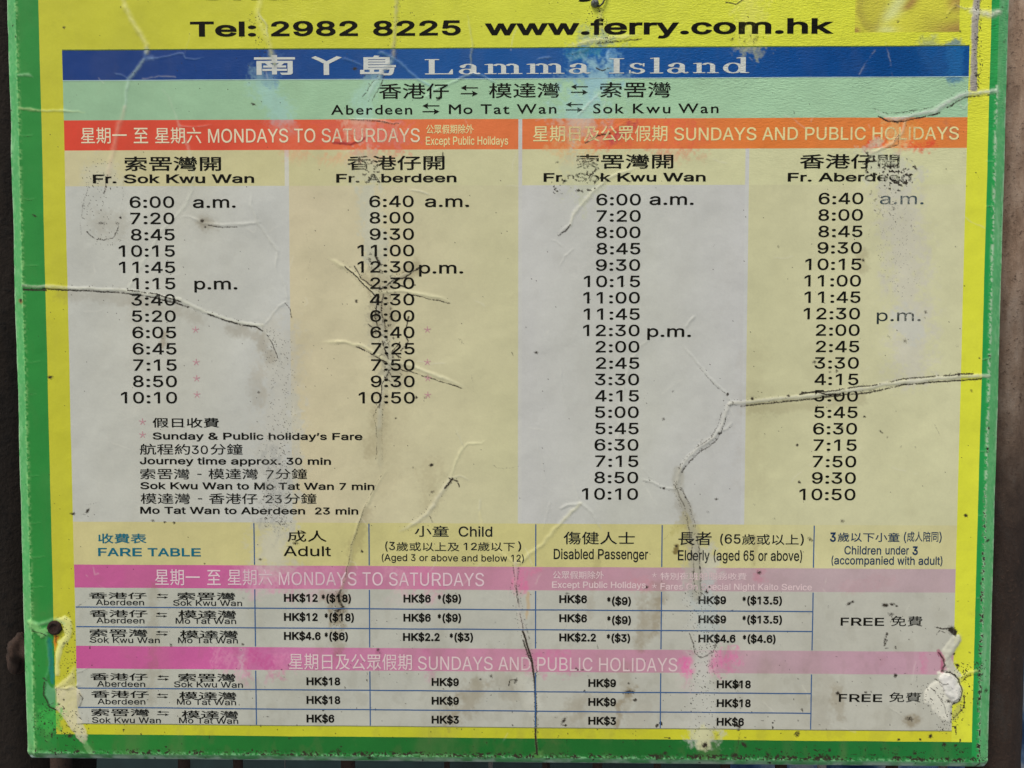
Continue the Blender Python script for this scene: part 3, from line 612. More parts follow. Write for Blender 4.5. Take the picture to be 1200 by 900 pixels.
# --- scattered specks
for a in ((75, 32, 1.6, .8, 1.8, 30), (142, 8, 1.2, .9), (297, 122, 1.8, .8, 2.4, 20), (653, 190, 1.5, .6, 2), (661, 213, 1.7, .9, 2, -60), (739, 213, 2, .5, 3, -60), (783, 208, 1.6, .6, 3, 0),
          (616, 384, 1.5, .5), (628, 413, 2.2, .9), (600, 414, .9, .8, 3.5, 65), (789, 459, 1.8, .7), (778, 492, 2.1, .75), (836, 289, 1.8, .4), (844, 302, 2, .3), (912, 290, 1.9, .6), (1121, 289, 1.6, .6),
          (954, 424, 2.4, .8), (972, 436, 2.2, .7), (981, 435, 1.8, .6), (980, 437, 1.6, .6), (1012, 306, 2.2, .8), (1014, 488, 2.0, .85), (935, 521, 2.0, .8), (937, 566, 2, .9), (1032, 506, 1.8, .8, 1.8, 40), (1040, 513, 1.6, .7, 1, 0),
          (1073, 525, 1.2, .7), (1055, 524, 2.4, .35), (988, 502, 1.6, .7, 2, 30), (970, 530, 1.5, .5), (1132, 605, 2.4, 1, 1.3), (840, 585, 1.6, .9, 1.4, -20), (830, 600, 3, .35), (884, 592, 1.8, .4), (987, 611, 2.6, .6, 1.3, -40),
          (907, 608, 2.2, .4), (949, 632, 2, .8, 2, 50), (952, 634, 1.6, .9), (506, 545, 2.2, 1, 1.3), (484, 548, 1.5, .7), (508, 576, 2, .7, 1.6), (504, 580, 1.6, .5), (464, 490, 1.4, .9), (488, 466, 2.2, .9), (499, 467, 2.2, .6), (418, 353, 2.2, .8),
          (378, 470, 5, .15), (424, 646, 1.8, 1), (360, 328, .8, .7), (304, 459, 1.8, .9), (249, 424, 1.3, .5), (190, 395, 1.8, .6, 2.4, 80), (184, 417, 1.4, .4), (86, 602, 2, 1, 1.6), (103, 599, 2, 1, 2.4, -50), (98, 603, 1.8, .5, 2), (179, 610.5, 2, .8), (193, 611.5, 1.8, .8),
          (204, 613, 1.8, .9), (240, 660, 1.4, .8), (347, 636, 2, .8, 2), (340, 640, 1.6, .6, 2), (306, 656, 1.6, .8, 2), (444, 762, 2.6, .8, 1, 90), (284, 755, 1.8, .8), (200, 756, 1.8, .8, 1.5, 50), (890, 671, 2.6, .8), (757, 688, 2.4, .9, 1.3), (665, 696, 1.5, .8, 2),
          (828, 694, 2.4, .9, 1.2, -60), (832, 688, 2, .8), (858, 716, 1.6, .8, 1.8), (995, 707, 2.2, .9, 2, -20), (1000, 705, 1.8, .9, 1, 0), (1037, 709.5, 2.4, 1, 1.6), (1045, 708.5, 2.2, 1, 1.6), (1050, 711, 1.6, .9), (1044, 721, 3, .6, 1.6), (1040, 743.5, 1.7, 1), (1038, 749, 1.9, .7, 2, 100),
          (1050, 792.5, 2.6, 1, 1.2), (1049, 784, 1.6, .5), (1034, 772, 3, .3), (982, 812.5, 2.6, 1), (1014, 812, 2.2, .7), (1020, 811, 1.8, .6), (1079, 770, 1, .6), (1053, 866.5, 1.8, .9), (1079, 867, 1.8, .9), (1090.5, 862.5, 3.0, .9, 1.1), (934, 861, 3, .9, 1.5, -60), (935, 844, 1.2, .7),
          (864, 803, 2.6, .9, 1.7), (864, 810, 2, .6, 1.5), (866, 852, 2, 1, 2, 40), (866, 856, 1.8, .9), (866, 720+12, 1, .1), (834, 729, 3, .8, 1, 0), (828, 755, 2.4, .5), (905, 751, 1.6, .6, 1.6, -60), (737, 811.5, 2.4, 1, 1.8), (742, 812, 1.8, 1), (733, 812, 1.6, .9), (736, 801, 1.6, .7),
          (661, 845, 3, .8, 1.9, -50), (563, 796, 1.4, .9), (575, 792, 2, .7, 1.4, 40), (571, 818, 1.2, .5), (570, 822, 1, .5), (652, 840, 2, .4, 2), (508, 822, 1.6, .8), (510, 800, 1.2, .6), (687, 812, 1.5, .6), (818, 855, 2, .5), (842, 862, 2, .4, 3, -50), (812, 866, 1.8, .4, 3, 60), (874, 864, 1.6, .9),
          (873, 873, 2.8, 1, 1.4, 40), (826, 874, 3.6, 1.1), (880, 884, 0.1, .1), (861, 886, 3.4, 1.1, 1.4), (772, 886, 3, .9, 2.2), (780, 883, 2.4, .9, 1.6), (900, 885, 2, .8, 2.4, 60), (972, 879, 2.2, 1), (1107, 873, 3, 1), (1120, 874, 3, .8), (1070, 882, 2, .5), (396, 880, 3.5, .7), (434, 888, 3, .7, 2.4, 20), (290, 880, .1, .1),
          (1157, 810, 2.8, 1), (1150, 790, 2, .8), (1158, 634, 1.8, .9, 2, -20), (1159, 502, 1.8, 1), (1160, 418, 1.9, 1), (1157, 526, 1.6, 1), (1148, 420, 1.4, .9), (1138, 458, 2.6, .6, 1, 0), (1125, 385, .0 + .9, .9), (1131, 335, 1, .9), (1122, 406, 2.2, .4), (1041, 5, 1.4, .9), (1053, 25, 1.7, .8, 1.6, -20), (1124.5, 37, 1.4, 1),
          (1145, 88, 2.0, 1), (1145, 46, 1.6, 1), (1178, 48, 1.4, .9, 2, -50), (1165, 30, 1.4, .8), (1176, 8, 1.5, .7), (14, 29, 1.6, 1), (19, 43, 1.5, .7), (11, 128, 1.4, .8), (16, 91, 1, .7), (22, 144, 1.2, .8), (12, 179, 1.3, .8), (690, 66, 1.2, .6), (858, 46, 2.2, .8, 1.6, -50), (886, 46, 3.0, .5, 2.6, -60),
          (873, 30, 2, .5, 2, 60), (814, 107, 3, .25), (930, 132, 1.6, .5), (1122, 156, 2, .5), (1113, 148, 2, .6), (540, 400, 2, .3, 4, 50), (1060, 400, 2.6, .5, 1.4, 60), (1042, 396, 1.8, .4, 3, 50), (1085, 366, 2.2, .7), (1084, 373, 1.6, .6)):
    spot(*a)
line([(1040, 718), (1047, 726), (1044, 730)], .8, .6); line([(1041, 744), (1037, 752), (1037, 757), (1040, 750)], .9, .8)
line([(868, 860), (864, 876), (861, 884)], .9, .6); line([(519, 178), (519, 186)], .8, .9, .2, .1)
# --- grime along the lower edge and the right lip
gr = vnoise(PX, PY, 2.0, 31, 3); gr2 = vnoise(PX, PY*1.3, 1.9, 32, 3)*.7+vnoise(PX, PY*2, 9., 33, 2)*.3
eb = np.exp(-((GVV-(Y['lip_b']-.0035))*HH/.0021)**2)
SOIL = np.maximum(SOIL, eb*sstep(.50, .60, gr2+(NL-.5)*.25)*.95)
eb2 = np.exp(-((GVV-(Y['lip_b']-.012))*HH/.005)**2)*sstep(700, 900, PX*1.)
SOIL = np.maximum(SOIL, eb2*sstep(.62, .70, gr2)*.9)
er = np.exp(-((GUU-(X['lip_r']-.0005))*W/.0017)**2)*sstep(520, 640, PY)
SOIL = np.maximum(SOIL, er*sstep(.50, .60, gr+(NL-.5)*.2)*.95)
allm = (slice(None), slice(None))
red_ = np.exp(-((X['out_r']-GUU)*W/.0007)**2)+np.exp(-((GUU-X['out_l'])*W/.0006)**2)
over(allm, red_*.6*sstep(.35, .6, vnoise(PX, PY, 9, 34, 3)), (178, 196, 176))
# scuffed pale line where the lip turns, and chalky scuffs on the lip
rl = np.exp(-((GUU-X['lip_l'])*W/.0013)**2)*sstep(.42, .66, gr)
over(allm, rl*.5, (150, 200, 130))
rr = np.exp(-((GUU-X['lip_r'])*W/.0010)**2)*sstep(.40, .62, gr)*(PY > 100)
over(allm, rr*.6, (186, 204, 180))
rb = np.exp(-((GVV-Y['lip_b'])*HH/.0013)**2)*sstep(.44, .66, gr)
over(allm, rb*.7, (120, 176, 130))
sc = lipR*sstep(.55, .78, vnoise(PX*2.2, PY*.5, 18, 41, 4))
over(allm, np.clip(sc, 0, 1)*.55, (176, 200, 176))
ob = np.clip(lipB*1.4, 0, 1)*sstep(.3, .7, vnoise(PX, PY, 14, 42, 3))
over(allm, ob*.85, (160, 184, 172))
mo = np.clip(lipL+lipR, 0, 1)*sstep(.35, .75, vnoise(PX*1.6, PY*.9, 3.2, 44, 3))
over(allm, mo*.35, (140, 190, 140))
SOIL = np.maximum(SOIL, np.clip(lipL+lipR, 0, 1)*(RND > .985)*.7)
sl = lipL*sstep(.6, .85, vnoise(PX*2, PY*.6, 16, 43, 4))
over(allm, sl*.4, (150, 196, 150))
# faint overall soiling, heavier low down
low = sstep(560, 900, PY)
over(allm, sstep(.50, .80, vnoise(PX*1.3, PY*.5, 40, 51, 5))*(.04+.13*low), (120, 112, 84))
over(allm, sstep(.58, .75, vnoise(PX*1.2, PY*.8, 16, 52, 4))*(.03+.10*low), (100, 92, 66))
dots = (RND > .9993)*(vnoise(PX, PY, 50, 53, 2) > .42)
SOIL = np.maximum(SOIL, dots*.9)
big = sstep(.85, .88, vnoise(PX, PY, 5.0, 54, 2))*low*.8
SOIL = np.maximum(SOIL, big)
# hair-fine scratches and small bubbles of the film
for k in range(150):
    x0, y0 = RS.rand()*1060+70, RS.rand()*840+20; a_ = RS.rand()*math.pi; L_ = 6+RS.rand()*34
    q = [(x0, y0), (x0+math.cos(a_)*L_*.5+RS.randn()*2, y0+math.sin(a_)*L_*.5+RS.randn()*2), (x0+math.cos(a_)*L_, y0+math.sin(a_)*L_)]
    s_, d_, t_, _ = dist(q, .8, 1, 3); m_ = np.exp(-(d_/.75)**2)*sstep(.35, .6, NM[s_])
    if k % 3: over(s_, m_*.22, (200, 202, 190)); HT[s_] += m_*.00004
    else: SOIL[s_] = np.maximum(SOIL[s_], m_*.38)
for k in range(120):
    x0, y0 = RS.rand()*1060+70, RS.rand()*840+20; r_ = 1.5+RS.rand()*3.5
    s_, d_, t_, _ = dist([(x0, y0)], r_, 1, 3); HT[s_] += np.exp(-(d_/r_)**2)*.00006*(.5+RS.rand())
PEB = .03+1.0*sstep(500, 1050, PX)*sstep(260, 40, PY)+.35*sstep(120, 400, PX)*sstep(240, 60, PY)
PEB = np.clip(.8*PEB*(.5+1.0*vnoise(PX, PY, 45, 61, 3)), 0, 1)

HT += FOLD
# ------------------------------------------------------------------ the sign
SIGN = empty('ferry_timetable_sign', (W/2, 0.006, Z0-HH*1.06),
             'weathered green and yellow ferry timetable board with cracked laminated print', 'sign')
def wpos(u, v, h):
    return np.stack([u*W, -h, Z0-v*HH], -1)
OX, OY, OZ = SIGN.location
def panel(name, u0, u1, v0, v1, stops, vcol=None):
    """one printed field, cut from the sheet along the layout lines; stops: (photo x, colour) from left to right"""
    i0 = int(np.argmin(abs(GU-u0))); i1 = int(np.argmin(abs(GU-u1))); j0 = int(np.argmin(abs(GV-v0))); j1 = int(np.argmin(abs(GV-v1)))
    s = (slice(j0, j1+1), slice(i0, i1+1)); ny, nx = j1-j0+1, i1-i0+1
    p = wpos(GUU[s], GVV[s], HT[s])
    # wavy outer edge on the left where the film is rolled round
    p[..., 0] += np.where(lipL[s] > .5, (wob[s])*.0013*(lipL[s]-.5)*2, 0)
    co = p.reshape(-1, 3)-np.array([OX, OY, OZ])
    idx = np.arange(ny*nx).reshape(ny, nx)
    q = np.stack([idx[:-1, :-1], idx[1:, :-1], idx[1:, 1:], idx[:-1, 1:]], -1).reshape(-1, 4)
    me = bpy.data.meshes.new(name)
    me.vertices.add(len(co)); me.vertices.foreach_set('co', co.astype(np.float32).ravel())
    me.loops.add(q.size); me.loops.foreach_set('vertex_index', q.astype(np.int32).ravel())
    me.polygons.add(len(q)); me.polygons.foreach_set('loop_start', np.arange(0, q.size, 4, dtype=np.int32))
    me.update(calc_edges=True); me.shade_smooth()
    xs = np.array([a for a, _ in stops], float); cs = np.array([alb(*c) for _, c in stops])
    if vcol is not None: base = vcol(PX[s], PY[s])
    else: base = np.stack([np.interp(PX[s]+(NL[s]-.5)*60, xs, cs[:, k]) for k in range(3)], -1)
    c = base*(1-OA[s][..., None])+OC[s]
    c4 = np.concatenate([c, np.ones((ny, nx, 1))], -1)
    a = me.attributes.new('ink', 'FLOAT_COLOR', 'POINT'); a.data.foreach_set('color', c4.astype(np.float32).ravel())
    for nm, arr in (('soil', SOIL), ('pebble', PEB)):
        a = me.attributes.new(nm, 'FLOAT', 'POINT'); a.data.foreach_set('value', arr[s].astype(np.float32).ravel())
    return obj(name, me, SIGN, MAT_PRINT)

GRN = [(0, (40, 122, 54)), (400, (34, 108, 46)), (700, (30, 100, 42)), (1200, (38, 130, 66))]
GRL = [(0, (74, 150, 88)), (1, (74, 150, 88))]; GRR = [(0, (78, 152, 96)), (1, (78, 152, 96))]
YEL = [(40, (172, 172, 50)), (350, (178, 180, 52)), (700, (188, 194, 62)), (1160, (194, 198, 56))]
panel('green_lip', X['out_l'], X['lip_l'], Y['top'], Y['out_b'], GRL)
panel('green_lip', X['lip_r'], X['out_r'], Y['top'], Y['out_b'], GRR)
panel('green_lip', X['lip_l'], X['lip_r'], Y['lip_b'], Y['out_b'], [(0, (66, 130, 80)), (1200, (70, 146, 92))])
panel('green_border', X['lip_l'], X['yel_l'], Y['top'], Y['lip_b'], [(0, (42, 124, 54)), (60, (40, 120, 54))])
panel('green_border', X['yel_r'], X['lip_r'], Y['top'], Y['lip_b'], [(1100, (30, 124, 62)), (1200, (34, 140, 70))])
panel('green_border', X['yel_l'], X['yel_r'], Y['yel_b'], Y['lip_b'], [(0, (36, 118, 48)), (350, (30, 98, 42)), (750, (26, 92, 38)), (1150, (30, 108, 52))])
panel('yellow_border', X['yel_l'], X['tab_l'], Y['top'], Y['yel_b'], YEL)
panel('yellow_border', X['tab_r'], X['yel_r'], Y['top'], Y['yel_b'], YEL)
panel('yellow_border', X['tab_l'], X['tab_r'], Y['tab_b'], Y['yel_b'], [(0, (180, 180, 44)), (600, (170, 172, 44)), (1160, (190, 188, 46))])
panel('contact_band', X['tab_l'], X['pic_l'], Y['top'], Y['tab_t'], YEL)
panel('contact_band', X['pic_l'], X['pic_r'], Y['pic_b'], Y['tab_t'], YEL)
panel('contact_band', X['pic_r'], X['tab_r'], Y['top'], Y['tab_t'], YEL)
def picture(x, y):
    n = vnoise(x, y, 26, 71, 3); x = x+(n-.5)*8
    c0 = np.array(alb(188, 186, 62)); br = np.array(alb(146, 108, 66)); ol = np.array(alb(150, 140, 60)); wh = np.array(alb(190, 196, 140))
    c = np.broadcast_to(c0, x.shape+(3,)).copy()
    def bl(m, col):
        nonlocal c
        c = c*(1-m[..., None])+col*m[..., None]
    d = np.hypot((x-1022)/17, (y-12)/24); bl(np.exp(-((d-.85)/.28)**2)*.55*(x < 1030), ol); bl(sstep(1.15, 1.0, d)*.35, ol)
    bl(np.exp(-(((x-1003)/4)**2+((y-36)/4)**2))*.8, br)
    bl(np.exp(-(((x-1046-.6*(15-y))/9)**2))*sstep(34, 16, y)*.75, wh)
    bl(np.exp(-(((x-1040)/11)**2+((y-35)/5)**2))*.6, wh)
    bl(np.exp(-(((x-1066-.9*(6-y))/7)**2))*sstep(16, 8, y)*.8, br)
    m = sstep(1074, 1122, x)*sstep(18, 34, y-(1124-x)*.12); bl(m*.9, br)
    bl(sstep(1102, 1120, x)*sstep(22, 4, y)*.7, br)
    bl(sstep(1060, 1090, x)*sstep(6, 26, y)*.35, ol)
    return c
panel('printed_picture', X['pic_l'], X['pic_r'], Y['top'], Y['pic_b'], [(0, (180, 180, 80))], picture)
panel('blue_title_band', 0, 1, Y['tab_t'], Y['blue_b'], [(80, (14, 50, 112)), (300, (14, 55, 117)), (470, (20, 72, 134)), (760, (16, 74, 138)), (950, (4, 62, 126)), (1040, (2, 60, 120)), (1100, (4, 68, 130))])
panel('mint_route_band', 0, 1, Y['blue_b'], Y['mint_b'], [(80, (132, 166, 136)), (400, (140, 174, 144)), (800, (146, 180, 150)), (1130, (144, 180, 150))])
RED = [(80, (192, 64, 46)), (240, (190, 70, 50)), (330, (196, 82, 56)), (480, (204, 104, 62)), (600, (198, 106, 60)), (760, (204, 110, 62)), (900, (200, 112, 52)), (1130, (204, 116, 58))]
panel('orange_band', 0, X['g2a'], Y['mint_b'], Y['or_b'], RED)
panel('white_divider', X['g2a'], X['g2b'], Y['mint_b'], Y['body_b'], [(0, (176, 177, 175))])
panel('orange_band', X['g2b'], 1, Y['mint_b'], Y['or_b'], RED)
HD = [(80, (180, 174, 139)), (300, (176, 172, 132)), (500, (180, 178, 144)), (700, (182, 182, 146)), (1130, (186, 187, 150))]
panel('column_heading', 0, X['g1a'], Y['or_b'], Y['hd_b'], HD)
panel('white_divider', X['g1a'], X['g1b'], Y['or_b'], Y['hd_b'], [(0, (180, 180, 172))])
panel('column_heading', X['g1b'], X['g2a'], Y['or_b'], Y['hd_b'], HD)
panel('column_heading', X['g2b'], X['g3a'], Y['or_b'], Y['hd_b'], HD)
panel('white_divider', X['g3a'], X['g3b'], Y['or_b'], Y['body_b'], [(0, (176, 178, 178))])
panel('column_heading', X['g3b'], 1, Y['or_b'], Y['hd_b'], HD)
panel('grey_time_column', 0, X['c1'], Y['hd_b'], Y['body_b'], [(80, (170, 172, 168)), (200, (172, 173, 166)), (340, (172, 174, 172))])
panel('cream_time_column', X['c1'], X['g2a'], Y['hd_b'], Y['body_b'], [(340, (180, 172, 146)), (470, (181, 176, 147)), (607, (178, 176, 143))])
panel('grey_time_column', X['g2b'], X['g3a'], Y['hd_b'], Y['body_b'], [(612, (174, 175, 175)), (740, (172, 174, 169)), (875, (174, 175, 176))])
panel('cream_time_column', X['g3b'], 1, Y['hd_b'], Y['body_b'], [(875, (178, 177, 144)), (1000, (183, 182, 150)), (1130, (185, 185, 152))])
FH = [(80, (180, 173, 128)), (420, (180, 175, 122)), (780, (180, 175, 122)), (960, (184, 181, 140)), (1120, (185, 181, 138))]
TB = [(80, (166, 168, 160)), (500, (164, 165, 158)), (1120, (168, 168, 160))]
PK = [(80, (172, 84, 134)), (230, (176, 88, 138)), (330, (174, 106, 142)), (600, (172, 122, 144)), (760, (168, 136, 148)), (950, (163, 145, 151)), (1120, (167, 147, 154))]
PK2 = [(80, (176, 80, 136)), (260, (178, 88, 142)), (340, (175, 104, 146)), (600, (174, 124, 146)), (760, (170, 126, 146)), (900, (165, 140, 150)), (1040, (172, 138, 155)), (1120, (173, 138, 152))]
fx = [0, X['f1'], X['f2'], X['f3'], X['f4'], X['f5'], 1]
for a, b in zip(fx, fx[1:]):
    panel('fare_heading_cell', a, b, Y['body_b'], Y['fh_b'], FH)
panel('pink_band', 0, 1, Y['fh_b'], Y['p1_b'], PK)
panel('pink_band', 0, 1, Y['p2_t'], Y['p2_b'], PK2)
ry = [(Y['p1_b'], Y['r1']), (Y['r1'], Y['r2']), (Y['r2'], Y['p2_t']), (Y['p2_b'], Y['r3']), (Y['r3'], Y['r4']), (Y['r4'], Y['tab_b'])]
for v0, v1 in ry:
    for a, b in zip(fx[:-1], fx[1:-1]):
        panel('fare_cell', a, b, v0, v1, TB)
panel('fare_cell', fx[-2], 1, Y['p1_b'], Y['p2_t'], TB)
panel('fare_cell', fx[-2], 1, Y['p2_b'], Y['tab_b'], TB)

